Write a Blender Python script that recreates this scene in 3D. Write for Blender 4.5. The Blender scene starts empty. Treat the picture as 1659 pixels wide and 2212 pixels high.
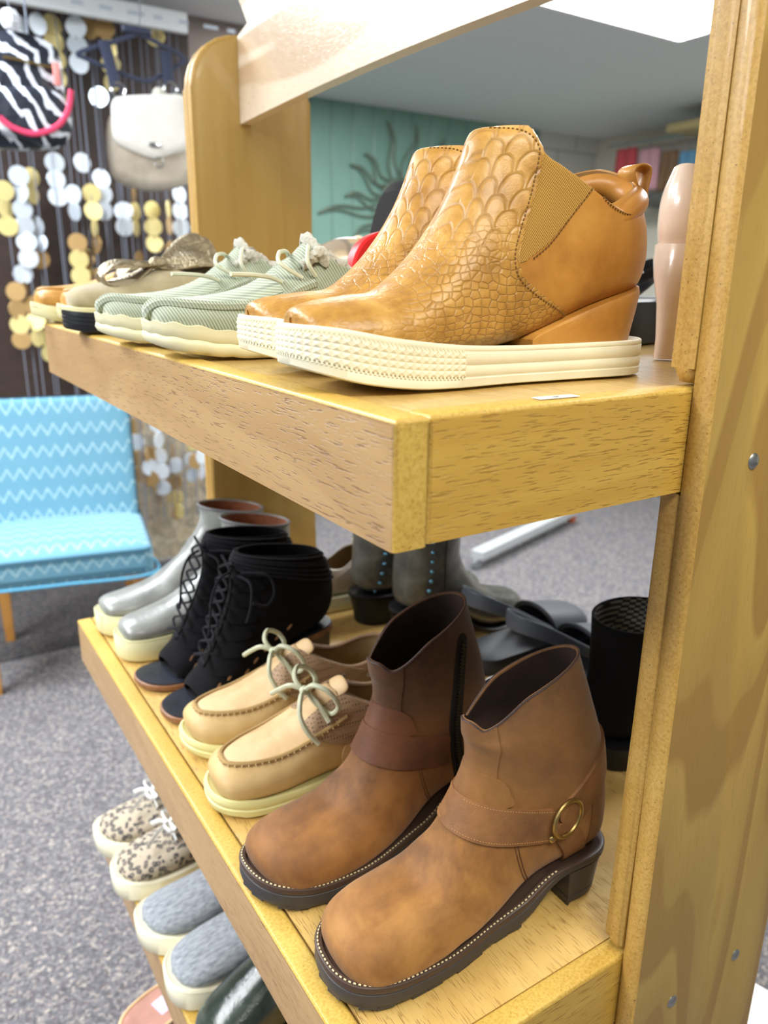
import bpy, bmesh, math, random
import numpy as np
from mathutils import Vector, Matrix
from mathutils.bvhtree import BVHTree
random.seed(7); rng = np.random.default_rng(7)
PI = math.pi
SC = bpy.context.scene
COL = SC.collection
CZ = 1.40                                   # eye height over the carpet
# ------------------------------------------------------------------ camera
yaw, pit, rol, FPX = 0.574276, 0.292443, 0.0116152, 1671.97
cy_, sy_, cp, sp = math.cos(yaw), math.sin(yaw), math.cos(pit), math.sin(pit)
fw = Vector((cp*sy_, cp*cy_, -sp)); r0 = Vector((cy_, -sy_, 0)); u0 = r0.cross(fw)
rt = r0*math.cos(rol) + u0*math.sin(rol); upv = -r0*math.sin(rol) + u0*math.cos(rol)
cam_d = bpy.data.cameras.new('camera'); cam = bpy.data.objects.new('camera', cam_d); COL.objects.link(cam)
cam.matrix_world = Matrix(((rt.x, upv.x, -fw.x, 0), (rt.y, upv.y, -fw.y, 0), (rt.z, upv.z, -fw.z, CZ), (0, 0, 0, 1)))
cam_d.sensor_fit = 'VERTICAL'; cam_d.sensor_height = 36; cam_d.sensor_width = 27
cam_d.lens = FPX/2212*36; cam_d.clip_start = .02; cam_d.clip_end = 60
cam_d.dof.use_dof = True; cam_d.dof.focus_distance = .60; cam_d.dof.aperture_fstop = 6.2
SC.camera = cam

def at(px, py, Y):
    """place in the room at depth Y that shows at this spot of the photo"""
    d = fw + rt*((px-829.5)/FPX) - upv*((py-1106)/FPX)
    k = Y/d.y
    return Vector((d.x*k, Y, CZ+d.z*k))

def atz(px, py, Z):
    d = fw + rt*((px-829.5)/FPX) - upv*((py-1106)/FPX); k = (Z-CZ)/d.z; return Vector((d.x*k, d.y*k, Z))
# ------------------------------------------------------------------ objects
def link(o, parent=None):
    COL.objects.link(o)
    if parent is not None: o.parent = parent
    return o
def tag(o, label=None, cat=None, group=None, kind=None):
    if label: o['label'] = label
    if cat: o['category'] = cat
    if group: o['group'] = group
    if kind: o['kind'] = kind
    return o
def empty(name, loc=(0, 0, 0), rz=0, **k):
    o = bpy.data.objects.new(name, None); o.empty_display_size = .02
    o.location = loc; o.rotation_euler = (0, 0, rz); link(o)
    return tag(o, **k)
class MB:
    """collects shapes into one mesh"""
    def __init__(s): s.v = []; s.f = []; s.m = []; s.uv = None
    def add(s, v, f, m=0):
        b = len(s.v); s.v += [tuple(map(float, p)) for p in v]
        s.f += [tuple(int(i)+b for i in q) for q in f]; s.m += [m]*len(f)
        return s
    def build(s, name, mats, parent=None, smooth=True, angle=40):
        me = bpy.data.meshes.new(name); me.from_pydata(s.v, [], s.f); me.validate(); 
        if not isinstance(mats, (list, tuple)): mats = [mats]
        for m in mats: me.materials.append(m)
        if len(mats) > 1 and len(me.polygons) == len(s.m): me.polygons.foreach_set('material_index', s.m)
        bm = bmesh.new(); bm.from_mesh(me); bmesh.ops.recalc_face_normals(bm, faces=bm.faces); 
        if smooth:
            for f in bm.faces: f.smooth = True
            a = math.radians(angle)
            for e in bm.edges:
                if len(e.link_faces) == 2 and e.calc_face_angle(0) > a: e.smooth = False
        bm.to_mesh(me); bm.free(); me.update()
        return link(bpy.data.objects.new(name, me), parent)

def catm(P, n, closed=False):
    P = np.asarray(P, float); k = len(P)
    seg = k if closed else k-1
    t = np.linspace(0, seg, n, endpoint=not closed)
    out = np.zeros((n, P.shape[1]))
    for j, tt in enumerate(t):
        i = min(int(tt), seg-1); u = tt-i
        if closed: p0, p1, p2, p3 = P[(i-1) % k], P[i % k], P[(i+1) % k], P[(i+2) % k]
        else: p0, p1, p2, p3 = P[max(i-1, 0)], P[i], P[min(i+1, k-1)], P[min(i+2, k-1)]
        out[j] = .5*((2*p1)+(-p0+p2)*u+(2*p0-5*p1+4*p2-p3)*u*u+(-p0+3*p1-3*p2+p3)*u**3)
    return out
def resample(P, n):
    P = np.asarray(P, float); d = np.r_[0, np.cumsum(np.linalg.norm(np.diff(P, axis=0), axis=1))]
    t = np.linspace(0, d[-1], n)
    return np.stack([np.interp(t, d, P[:, k]) for k in range(P.shape[1])], 1)
def plen(P): return float(np.sum(np.linalg.norm(np.diff(np.asarray(P), axis=0), axis=1)))
def tube_vf(P, r, k=8, closed=False, flat=1.0, caps=True):
    P = np.asarray(P, float); n = len(P)
    rr = np.full(n, r) if np.isscalar(r) else np.asarray(r, float)
    if closed: T = np.roll(P, -1, 0)-np.roll(P, 1, 0)
    else: T = np.gradient(P, axis=0)
    T /= np.maximum(np.linalg.norm(T, axis=1)[:, None], 1e-9)
    a = np.array([0, 0, 1.]) if abs(T[0][2]) < .9 else np.array([1., 0, 0])
    U = np.cross(T[0], a); U /= np.linalg.norm(U); Us = [U]
    for i in range(1, n):
        U = U-T[i]*(U@T[i]); U /= max(np.linalg.norm(U), 1e-9); Us.append(U)
    Us = np.array(Us); Vs = np.cross(T, Us); V = []; F = []
    for i in range(n):
        for j in range(k):
            a = 2*PI*j/k; V.append(P[i]+rr[i]*(math.cos(a)*Us[i]*flat+math.sin(a)*Vs[i]))
    m = n if closed else n-1
    for i in range(m):
        for j in range(k):
            i2 = (i+1) % n; F.append((i*k+j, i*k+(j+1) % k, i2*k+(j+1) % k, i2*k+j))
    if caps and not closed:
        F.append(tuple(range(k))[::-1]); F.append(tuple((n-1)*k+j for j in range(k)))
    return V, F
def tube(P, r, k=8, closed=False, n=None, flat=1.0):
    P = catm(P, n or max(8, len(P)*6), closed) if n != 0 else np.asarray(P, float)
    return tube_vf(P, r, k, closed, flat)
def bbox_vf(x0, x1, y0, y1, z0, z1, bev=.0, seg=2):
    bm = bmesh.new(); bmesh.ops.create_cube(bm, size=1)
    for v in bm.verts: v.co = Vector(((x0+x1)/2+v.co.x*(x1-x0), (y0+y1)/2+v.co.y*(y1-y0), (z0+z1)/2+v.co.z*(z1-z0)))
    if bev > 0: bmesh.ops.bevel(bm, geom=bm.edges[:], offset=bev, segments=seg, profile=.5, affect='EDGES')
    V = [tuple(v.co) for v in bm.verts]; F = [tuple(v.index for v in f.verts) for f in bm.faces]; bm.free()
    return V, F
def box(mb, *a, **k):
    m = k.pop('m', 0); v, f = bbox_vf(*a, **k); mb.add(v, f, m); return mb
def xform(V, M): return [tuple(M @ Vector(p)) for p in V]
def sphere_vf(c, r, seg=12, rings=8, sc=(1, 1, 1)):
    V = [(c[0], c[1], c[2]+r*sc[2])]; F = []
    for i in range(1, rings):
        a = PI*i/rings
        for j in range(seg):
            b = 2*PI*j/seg
            V.append((c[0]+r*sc[0]*math.sin(a)*math.cos(b), c[1]+r*sc[1]*math.sin(a)*math.sin(b), c[2]+r*sc[2]*math.cos(a)))
    V.append((c[0], c[1], c[2]-r*sc[2])); L = len(V)-1
    for j in range(seg):
        F.append((0, 1+j, 1+(j+1) % seg)); F.append((L, L-seg+(j+1) % seg, L-seg+j))
    for i in range(rings-2):
        for j in range(seg):
            a = 1+i*seg; F.append((a+j, a+(j+1) % seg, a+seg+(j+1) % seg, a+seg+j)[::-1])
    return V, F
def lathe_vf(prof, k=24, axis='z', c=(0, 0, 0)):
    V = []; F = []; n = len(prof)
    for r, h in prof:
        for j in range(k):
            a = 2*PI*j/k; x, y = r*math.cos(a), r*math.sin(a)
            p = {'z': (x, y, h), 'y': (x, h, y), 'x': (h, x, y)}[axis]
            V.append((p[0]+c[0], p[1]+c[1], p[2]+c[2]))
    for i in range(n-1):
        for j in range(k): F.append((i*k+j, i*k+(j+1) % k, (i+1)*k+(j+1) % k, (i+1)*k+j))
    F.append(tuple(range(k))[::-1]); F.append(tuple((n-1)*k+j for j in range(k)))
    return V, F
def prism_vf(poly, d0, d1, axis='y'):
    """closed outline in the plane across the axis, given thickness along it"""
    n = len(poly); V = []
    for d in (d0, d1):
        for a, b in poly: V.append({'y': (a, d, b), 'x': (d, a, b), 'z': (a, b, d)}[axis])
    F = [tuple(range(n)), tuple(range(2*n-1, n-1, -1))]+[(i, (i+1) % n, n+(i+1) % n, n+i) for i in range(n)]
    return V, F

# ------------------------------------------------------------------ materials
class NT:
    def __init__(s, name):
        s.m = bpy.data.materials.new(name); s.m.use_nodes = True; s.t = s.m.node_tree
        s.b = s.t.nodes['Principled BSDF']; s._o = None
    def n(s, typ, **kw):
        q = s.t.nodes.new('ShaderNode'+typ)
        for k, v in kw.items():
            if k.startswith('_'): setattr(q, k[1:], v); continue
            s.put(q.inputs[k.replace('__', ' ')] if not k.startswith('i') or not k[1:].isdigit() else q.inputs[int(k[1:])], v)
        return q
    def put(s, sock, v):
        if hasattr(v, 'is_output') or isinstance(v, bpy.types.NodeSocket): s.t.links.new(v, sock)
        elif isinstance(v, bpy.types.Node): s.t.links.new(v.outputs[0], sock)
        elif isinstance(v, (tuple, list)):
            v = tuple(v)
            sock.default_value = v+(1,) if len(v) == 3 and len(sock.default_value) == 4 else v
        else: sock.default_value = v
    def obj(s):
        if s._o is None: s._o = s.n('TexCoord').outputs['Object']
        return s._o
    def map(s, vec=None, scale=(1, 1, 1), rot=(0, 0, 0), loc=(0, 0, 0)):
        return s.n('Mapping', Vector=vec or s.obj(), Scale=scale, Rotation=rot, Location=loc).outputs[0]
    def noise(s, scale, detail=3, vec=None, rough=.5, dist=0.):
        return s.n('TexNoise', Vector=vec or s.obj(), Scale=scale, Detail=detail, Roughness=rough, Distortion=dist).outputs['Fac']
    def vor(s, scale, vec=None, feature='F1', rnd=1.0, out='Distance'):
        q = s.t.nodes.new('ShaderNodeTexVoronoi'); q.feature = feature
        s.put(q.inputs['Vector'], vec or s.obj()); s.put(q.inputs['Scale'], scale); s.put(q.inputs['Randomness'], rnd)
        return q.outputs[out]
    def ma(s, op, a, b=0., c=None, clamp=False):
        q = s.t.nodes.new('ShaderNodeMath'); q.operation = op; q.use_clamp = clamp
        s.put(q.inputs[0], a); s.put(q.inputs[1], b)
        if c is not None: s.put(q.inputs[2], c)
        return q.outputs[0]
    def ramp(s, fac, stops, interp='LINEAR'):
        q = s.t.nodes.new('ShaderNodeValToRGB'); q.color_ramp.interpolation = interp
        e = q.color_ramp.elements
        while len(e) < len(stops): e.new(.5)
        for k, (p, c) in enumerate(stops):
            e[k].position = p; e[k].color = tuple(c)+(1,) if len(tuple(c)) == 3 else c
        s.put(q.inputs[0], fac); return q.outputs[0]
    def mix(s, fac, a, b, typ='MIX'):
        q = s.t.nodes.new('ShaderNodeMix'); q.data_type = 'RGBA'; q.blend_type = typ
        s.put(q.inputs[0], fac); s.put(q.inputs[6], a); s.put(q.inputs[7], b); return q.outputs[2]
    def sep(s, vec=None):
        return s.n('SeparateXYZ', Vector=vec or s.obj()).outputs
    def comb(s, x, y, z):
        return s.n('CombineXYZ', X=x, Y=y, Z=z).outputs[0]
    def bump(s, h, strength=.3, dist=.001):
        q = s.n('Bump', Height=h, Strength=strength, Distance=dist); s.put(s.b.inputs['Normal'], q.outputs[0])
    def fin(s, color=None, rough=None, metal=None, spec=None, sheen=None, coat=None, trans=None):
        for k, v in (('Base Color', color), ('Roughness', rough), ('Metallic', metal), ('Specular IOR Level', spec),
                     ('Sheen Weight', sheen), ('Coat Weight', coat), ('Transmission Weight', trans)):
            if v is not None: s.put(s.b.inputs[k], v)
        return s.m
def C(r, g, b):                              # display colour 0..255 to scene value
    f = lambda c: (c/255/12.92) if c/255 <= .04045 else ((c/255+.055)/1.055)**2.4
    return (f(r), f(g), f(b))
def mul(c, k): return tuple(min(1, x*k) for x in c)
def flat(name, c, rough=.6, metal=0, spec=.5, **k):
    t = NT(name); nz = t.noise(40, 2)
    return t.fin(t.mix(nz, mul(c, .93), mul(c, 1.06)), rough, metal, spec, **k)
def leather(name, c1, c2, rough=.5, mottle=22, grain=900, gs=.25, spec=.5, c3=None, coat=0, wr=0., **k):
    t = NT(name); a = t.noise(mottle, 5, rough=.6)
    col = t.ramp(a, [(.32, c2), (.62, c1)] if c3 is None else [(.3, c2), (.5, c1), (.7, c3)])
    g = t.vor(grain); fine = t.noise(grain*.5, 3)
    h = t.ma('ADD', g, fine)
    if wr: h = t.ma('ADD', h, t.ma('MULTIPLY', t.noise(60, 3, dist=.6), wr))
    t.bump(h, gs, .0006)
    return t.fin(col, rough, 0, spec, coat=coat, **k)
def suede(name, c1, c2, mottle=25, sheen=.4, rough=.95, gs=.4):
    t = NT(name); a = t.noise(mottle, 4, rough=.65); f = t.noise(1500, 2)
    t.bump(f, gs, .0006)
    return t.fin(t.mix(t.ma('MULTIPLY', f, .5), t.ramp(a, [(.3, c2), (.7, c1)]), mul(c2, .8)), rough, 0, .2, sheen=sheen)
def rubber(name, c, rough=.6, spec=.4):
    t = NT(name); a = t.noise(30, 4); t.bump(t.noise(400, 3), .08, .0005)
    return t.fin(t.ramp(a, [(.25, mul(c, .88)), (.7, c)]), rough, 0, spec)
def metalm(name, c, rough=.25):
    return NT(name).fin(c, rough, 1.0)
def oak(name, axis, light, dark, pore, figure=5., pores=1.0, rough=.42, fig=.6, coat=.15, seed=0., bs=.5, stretch=.16, tint=None):
    """veneer: long streaks, arched figure, short open pores along the grain"""
    t = NT(name); along = {'x': 0, 'y': 1, 'z': 2}[axis]
    def sc(cross, al):
        v = [cross]*3; v[along] = al; return tuple(v)
    base = t.map(scale=sc(1, stretch), loc=(seed, seed*1.7, seed*.6))
    big = t.noise(figure, 2, vec=base, dist=.35)
    bands = t.ma('FRACT', t.ma('MULTIPLY', big, 14.))
    arch = t.ramp(bands, [(0., (0, 0, 0)), (.10, (1, 1, 1)), (.55, (.55, .55, .55)), (.60, (.1, .1, .1)), (.97, (0, 0, 0))])
    streak = t.noise(60, 4, vec=t.map(scale=sc(1, .04)), rough=.65)
    f = t.ma('ADD', t.ma('MULTIPLY', arch, fig), t.ma('MULTIPLY', streak, 1.0-fig))
    col = t.mix(f, dark, light)
    pn = t.noise(760, 2, vec=t.map(scale=sc(1, .075)), rough=.5, dist=.25)
    pm = t.ramp(pn, [(.34, (1, 1, 1)), (.43, (0, 0, 0))])
    pm2 = t.ma('MULTIPLY', pm, t.ma('ADD', t.ma('MULTIPLY', t.noise(9, 2, vec=base), 1.6), -.2, clamp=True))
    col = t.mix(t.ma('MULTIPLY', pm2, pores, clamp=True), col, pore)
    if tint: col = t.mix(t.noise(3.5, 2), col, tint, 'MULTIPLY')
    t.bump(t.ma('SUBTRACT', t.ma('MULTIPLY', streak, .5), pm2), bs, .0008)
    return t.fin(col, rough, 0, .5, coat=coat)
# ------------------------------------------------------------------ shoe maker
def wtab(s, wb, ww, wh, sh=2.3):
    """half width of a foot-shaped outline at fraction s of its length"""
    if s <= 0 or s >= 1: return 0.
    if s < .3: return wb*(1-(1-s/.3)**(sh+.8))**(1/2.4)
    if s < .58:
        u = (s-.3)/.28; u = u*u*(3-2*u); return wb+(ww-wb)*u
    if s < .84:
        u = (s-.58)/.26; u = u*u*(3-2*u); return ww+(wh-ww)*u
    return wh*(1-((s-.84)/.16)**2.4)**(1/2.1)
class Last:
    def __init__(s, L, wb=.048, ww=.036, wh=.036, sh=2.3, m=1, bend=.010, x0=0.):
        s.L, s.wb, s.ww, s.wh, s.sh, s.m, s.bend, s.x0 = L, wb, ww, wh, sh, m, bend, x0
    def w(s, x): return wtab((x-s.x0)/s.L, s.wb, s.ww, s.wh, s.sh)
    def off(s, x):                                    # inward curve of a left or right foot
        u = (x-s.x0)/s.L; return s.m*s.bend*(math.sin(PI*min(max(u, 0), 1)**.8)-.35*(1-u)*1.2)
    def outline(s, n=44, inset=0., xa=None, xb=None):
        a = s.x0 if xa is None else xa; b = s.x0+s.L if xb is None else xb
        P = []
        for sg in (-1, 1):
            for i in range(n+1):
                u = .5-.5*math.cos(PI*i/n)
                if sg > 0: u = 1-u
                if sg > 0 and i in (0, n): continue
                x = a+(b-a)*u; w = s.w(x)
                if xa is not None and i in (0, n) or xb is not None and i in (0, n): pass
                P.append((x, sg*w+s.off(x)))
        P = np.array(P)
        if inset: P = inset_loop(P, inset)
        return P
def inset_loop(P, d):
    T = np.roll(P, -1, 0)-np.roll(P, 1, 0); T /= np.maximum(np.linalg.norm(T, axis=1)[:, None], 1e-9)
    N = np.stack([-T[:, 1], T[:, 0]], 1)
    A = np.sum(P[:, 0]*np.roll(P[:, 1], -1)-np.roll(P[:, 0], -1)*P[:, 1])
    return P+N*d*(1 if A > 0 else -1)
def loft_outline(P, layers, cap=True):
    """rings of one outline; a layer is (height or height along x, inset)"""
    n = len(P); V = []; F = []
    for z, ins in layers:
        Q = inset_loop(P, ins) if ins else P
        for x, y in Q: V.append((x, y, z(x) if callable(z) else z))
    for i in range(len(layers)-1):
        for j in range(n): F.append((i*n+j, i*n+(j+1) % n, (i+1)*n+(j+1) % n, (i+1)*n+j))
    if cap:
        for b in (0, (len(layers)-1)*n):
            if n % 2: F.append(tuple(b+j for j in range(n))); continue
            h = n//2; F.append((b, b+1, b+n-1)); F.append((b+h-1, b+h, b+h+1))
            for i in range(1, h-1): F.append((b+i, b+i+1, b+n-i-1, b+n-i))
    return V, F
def prof1(pts):
    xs = [p[0] for p in pts]; zs = [p[1] for p in pts]
    D = catm(np.array(pts, float), 80)
    return lambda x: float(np.interp(x, D[:, 0], D[:, 1]))

class Upper:
    """swept upper: each station runs from the front/top line F to the sole/back line B with half width W"""
    def __init__(s, st, last=None, NS=84, NT_=72, fold=None):
        st = np.array([tuple(q)+(2.2, .4)[len(q)-5:] if len(q) < 7 else tuple(q) for q in st], float)
        D = catm(st, NS); s.NS, s.K = NS, NT_; s.D = D; s.last = last
        V = np.zeros((NS, NT_, 3))
        for i, (fx, fz, bx, bz, w, nb, m) in enumerate(D):
            w = max(w, .0008)
            for j in range(NT_):
                a = 2*PI*j/NT_; c, sn = math.cos(a), math.sin(a)
                if c >= 0: h = m+(1-m)*c**(1.0); yy = abs(sn)
                else: h = m*(1-abs(c)**(2/nb)); yy = abs(sn)**(2/nb)
                x, z = bx+(fx-bx)*h, bz+(fz-bz)*h
                y = w*yy*(1 if sn >= 0 else -1)
                if last: y += last.off(x)
                V[i, j] = (x, y, z)
        if fold is not None:
            for i in range(NS):
                for j in range(NT_): V[i, j] = fold(V[i, j], i/(NS-1))
        s.V = V; s._bvh = None
        s.C = V.mean(1)
    def faces(s, i0=0, i1=None):
        i1 = s.NS if i1 is None else i1; K = s.K
        return [(i*K+j, i*K+(j+1) % K, (i+1)*K+(j+1) % K, (i+1)*K+j) for i in range(i0, i1-1) for j in range(K)]
    def bvh(s):
        if s._bvh is None:
            s._bvh = BVHTree.FromPolygons([tuple(p) for p in s.V.reshape(-1, 3)], s.faces())
        return s._bvh
    def ring(s, i, th=0., lift=0.):
        R = s.V[i]; c = R.mean(0); d = R-c; L = np.linalg.norm(d, axis=1)[:, None]
        Q = R-d/np.maximum(L, 1e-6)*th; Q[:, 2] += lift; return Q
    def build(s, root, mat, lin, th=.003, depth=.55, rim=None, name='upper', lname='lining'):
        mb = MB(); K = s.K; V = list(s.V.reshape(-1, 3)); F = s.faces()
        F.append(tuple(range(K)))                       # toe tip
        b = len(V); V += list(s.ring(-1, th*.25, th*.35)); V += list(s.ring(-1, th*.8, th*.3)); V += list(s.ring(-1, th, -.001))
        n0 = (s.NS-1)*K
        for a0, a1 in ((n0, b), (b, b+K), (b+K, b+2*K)):
            F += [(a0+j, a0+(j+1) % K, a1+(j+1) % K, a1+j) for j in range(K)]
        mb.add(V, F); o = mb.build(name, mat, root)
        if lin:
            mb = MB(); V = []; F = []; i0 = max(int(s.NS*(1-depth)), 3); R = list(range(s.NS-1, i0, -2)); k = 0
            for q, i in enumerate(R):
                V += list(s.ring(i, th+.0006, 0 if q else -.0002))
            for q in range(len(R)-1): F += [(q*K+j, q*K+(j+1) % K, (q+1)*K+(j+1) % K, (q+1)*K+j) for j in range(K)]
            F.append(tuple((len(R)-1)*K+j for j in range(K)))
            mb.add(V, F); mb.build(lname, lin, root)
        return o
    def hit(s, x, z, side=-1):
        q = s.bvh().ray_cast(Vector((x, side*.4, z)), Vector((0, -side, 0)))
        return (q[0], q[1]) if q[0] is not None else (None, None)
    def hit_top(s, x, y, zt=.5):
        q = s.bvh().ray_cast(Vector((x, y, zt)), Vector((0, 0, -1)))
        return (q[0], q[1]) if q[0] is not None else (None, None)
    def drape(s, P, side=-1, lift=.0006, n=60, top=False, smooth=True):
        P = resample(catm(P, 60) if smooth else P, n); out = []
        for a, b in P:
            p, nn = s.hit_top(a, b) if top else s.hit(a, b, side)
            if p is None: continue
            c = Vector(s.C[np.argmin(np.linalg.norm(s.C-np.array(p), axis=1))])
            if nn.dot(p-c) < 0: nn = -nn
            out.append(tuple(p+nn*lift))
        return np.array(out)
    def panel(s, fn, lift, i0=0, i1=None, edge=True):
        """the piece of the upper where fn(x, y, z) > 0, raised by lift, with its cut edge"""
        i1 = s.NS if i1 is None else i1; K = s.K; V = s.V
        G = np.zeros_like(V); du = np.gradient(V, axis=0); dv = np.roll(V, -1, 1)-np.roll(V, 1, 1)
        N = np.cross(du, dv); N /= np.maximum(np.linalg.norm(N, axis=2)[:, :, None], 1e-12)
        ctr = V.mean(1, keepdims=True); sg = np.sign(np.sum(N*(V-ctr), axis=2).mean()) or 1; N *= sg
        val = np.array([[fn(*V[i, j]) for j in range(K)] for i in range(s.NS)])
        vo = []; fo = []; idx = {}; cache = {}
        def vert(i, j):
            k = (i, j)
            if k not in idx: idx[k] = len(vo); vo.append((V[i, j], N[i, j]))
            return idx[k]
        def cut(a, b):
            k = (min(a, b), max(a, b))
            if k not in cache:
                va, vb = val[k[0]], val[k[1]]; t = va/(va-vb)
                p = V[k[0]]*(1-t)+V[k[1]]*t; nn = N[k[0]]*(1-t)+N[k[1]]*t
                cache[k] = len(vo); vo.append((p, nn/max(np.linalg.norm(nn), 1e-9)))
            return cache[k]
        for i in range(i0, i1-1):
            for j in range(K):
                q = [(i, j), (i, (j+1) % K), (i+1, (j+1) % K), (i+1, j)]
                vv = [val[k] for k in q]
                if all(v <= 0 for v in vv): continue
                if all(v > 0 for v in vv): fo.append(tuple(vert(*k) for k in q)); continue
                poly = []
                for a in range(4):
                    A, B = q[a], q[(a+1) % 4]
                    if val[A] > 0: poly.append(vert(*A))
                    if (val[A] > 0) != (val[B] > 0): poly.append(cut(A, B))
                if len(poly) > 2: fo.append(tuple(poly))
        P = [tuple(p+n*lift) for p, n in vo]
        if edge:
            cnt = {}
            for f in fo:
                for a in range(len(f)):
                    e = (f[a], f[(a+1) % len(f)]); k = (min(e), max(e)); cnt[k] = cnt.get(k, 0)+1
            b = len(P); P += [tuple(p-n*.0012) for p, n in vo]
            fo += [(a, c, c+b, a+b) for (a, c), q in cnt.items() if q == 1]
        return P, fo
def in_poly(poly, smooth=True):
    """signed distance to a closed outline in side view, positive inside"""
    P = catm(poly, len(poly)*6, True) if smooth else np.array(poly, float)
    A = P; B = np.roll(P, -1, 0)
    def f(x, z):
        p = np.array((x, z)); d = B-A; t = np.clip(np.sum((p-A)*d, 1)/np.maximum(np.sum(d*d, 1), 1e-12), 0, 1)
        dist = np.sqrt(np.min(np.sum((A+d*t[:, None]-p)**2, 1)))
        c = (A[:, 1] > z) != (B[:, 1] > z)
        xs = A[:, 0]+(z-A[:, 1])*(B[:, 0]-A[:, 0])/np.where(B[:, 1] == A[:, 1], 1e-9, B[:, 1]-A[:, 1])
        return dist if (np.sum(c & (x < xs)) % 2) else -dist
    return f
def band(line, hw, smooth=True):
    P = catm(line, len(line)*8) if smooth else np.array(line, float); A, B = P[:-1], P[1:]
    def f(x, z):
        p = np.array((x, z)); d = B-A; t = np.clip(np.sum((p-A)*d, 1)/np.maximum(np.sum(d*d, 1), 1e-12), 0, 1)
        return hw-np.sqrt(np.min(np.sum((A+d*t[:, None]-p)**2, 1)))
    return f
def stitches(mb, line, step=.0034, r=.0005, frac=.6, k=5, m=0):
    L = plen(line); n = max(int(L/step), 2); P = resample(line, n*4+1)
    for i in range(n):
        q = P[i*4:i*4+3] if frac < .7 else P[i*4:i*4+4]
        v, f = tube_vf(q, r, k); mb.add(v, f, m)
def seam(mb, line, r=.0007, k=6, m=0):
    v, f = tube_vf(resample(line, max(12, int(plen(line)/.004))), r, k); mb.add(v, f, m)
def torus_vf(c, R, r, ax=(0, 1, 0), k=28, q=8, arc=None, sx=1.):
    ax = Vector(ax).normalized(); a = ax.orthogonal().normalized(); b = ax.cross(a)
    n = k; P = []
    a0, a1 = arc or (0, 2*PI)
    for i in range(n+(1 if arc else 0)):
        t = a0+(a1-a0)*i/n; P.append(tuple(Vector(c)+a*(R*math.cos(t))+b*(R*sx*math.sin(t))))
    return tube_vf(P, r, q, closed=arc is None)
def shoe_root(name, label, cat, T, H, z, group=None):
    a = math.atan2(H[1]-T[1], H[0]-T[0])
    return empty(name, (T[0], T[1], z), a, label=label, cat=cat, group=group)
# ------------------------------------------------------------------ the place
ZT, ZM, ZL = CZ-.070, CZ-.568, CZ-.977           # shelf tops
X0, X1, Y0, Y1 = .2216, .930, .336, 1.312         # shelf front/back, near/far end
HF = .0745
O_L, O_D, O_P = C(222, 186, 118), C(190, 148, 80), C(120, 84, 36)
oak_front = oak('oak_veneer_lengthwise', 'y', C(192, 160, 114), C(160, 124, 80), C(108, 76, 44), figure=4, fig=.25, pores=.75, seed=3)
oak_end = oak('oak_veneer_end_rail', 'x', C(206, 170, 82), C(180, 138, 54), C(136, 94, 28), figure=6, fig=.2, pores=1.0, seed=9, bs=.9, rough=.36)
oak_deck = oak('oak_deck', 'y', C(222, 190, 120), C(196, 156, 84), C(142, 100, 44), figure=5, fig=.25, pores=.9, seed=5, rough=.32, coat=.3)
oak_post = oak('oak_post_veneer', 'z', C(190, 158, 82), C(160, 124, 60), C(136, 100, 46), figure=5.5, fig=.8, pores=.25, seed=2.2, bs=.15, rough=.45)
oak_far = oak('oak_far_panel', 'z', C(192, 162, 92), C(172, 138, 68), C(146, 108, 46), figure=5, fig=.3, pores=.3, seed=6, bs=.2)
oak_head = oak('oak_header_board', 'y', C(240, 228, 208), C(188, 160, 126), C(160, 126, 90), figure=4, fig=.85, pores=.4, seed=4.4, bs=.15, rough=.3, coat=.5)  # base paled so the glare on this board sits in its colour
def mdf_mat(name, c1, c2, c3):
    t = NT(name); a = t.noise(380, 3, rough=.7); sp = t.noise(500, 2, rough=.6)
    col = t.ramp(a, [(.32, c2), (.6, c1)]); col = t.mix(t.ramp(sp, [(.26, (1, 1, 1)), (.34, (0, 0, 0))]), col, c3)
    col = t.mix(t.noise(14, 4), col, C(226, 206, 160), 'MULTIPLY')
    t.bump(a, .25, .0005); return t.fin(col, .48, 0, .5, coat=.1)
mdf = mdf_mat('fibreboard_edge', C(196, 164, 94), C(174, 140, 72), C(108, 80, 36))
mdf_y = mdf_mat('fibreboard_yellow', C(216, 188, 104), C(192, 160, 74), C(122, 92, 40))

rack = empty('shoe_rack', (0, 0, 0), label='tall two-sided oak shoe rack with bullnose end panels and three rimmed shelves', cat='shelf')
def board(name, poly, y0, y1, bev, mats, parent):
    """flat board outlined in x and z, rounded rim"""
    bm = bmesh.new(); n = len(poly)
    a = [bm.verts.new((x, y0, z)) for x, z in poly]; b = [bm.verts.new((x, y1, z)) for x, z in poly]
    f0 = bm.faces.new(a); f1 = bm.faces.new(b[::-1])
    for i in range(n): bm.faces.new((a[i], b[i], b[(i+1) % n], a[(i+1) % n]))
    ed = list(f0.edges)+list(f1.edges)
    bmesh.ops.bevel(bm, geom=ed, offset=bev, segments=4, profile=.5, affect='EDGES')
    bmesh.ops.recalc_face_normals(bm, faces=bm.faces)
    me = bpy.data.meshes.new(name)
    for f in bm.faces:
        f.material_index = 0 if abs(f.normal.y) > .985 else 1; f.smooth = True
    for e in bm.edges:
        if len(e.link_faces) == 2 and e.calc_face_angle(0) > .6: e.smooth = False
    bm.to_mesh(me); bm.free()
    for m in mats: me.materials.append(m)
    return link(bpy.data.objects.new(name, me), parent)
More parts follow.
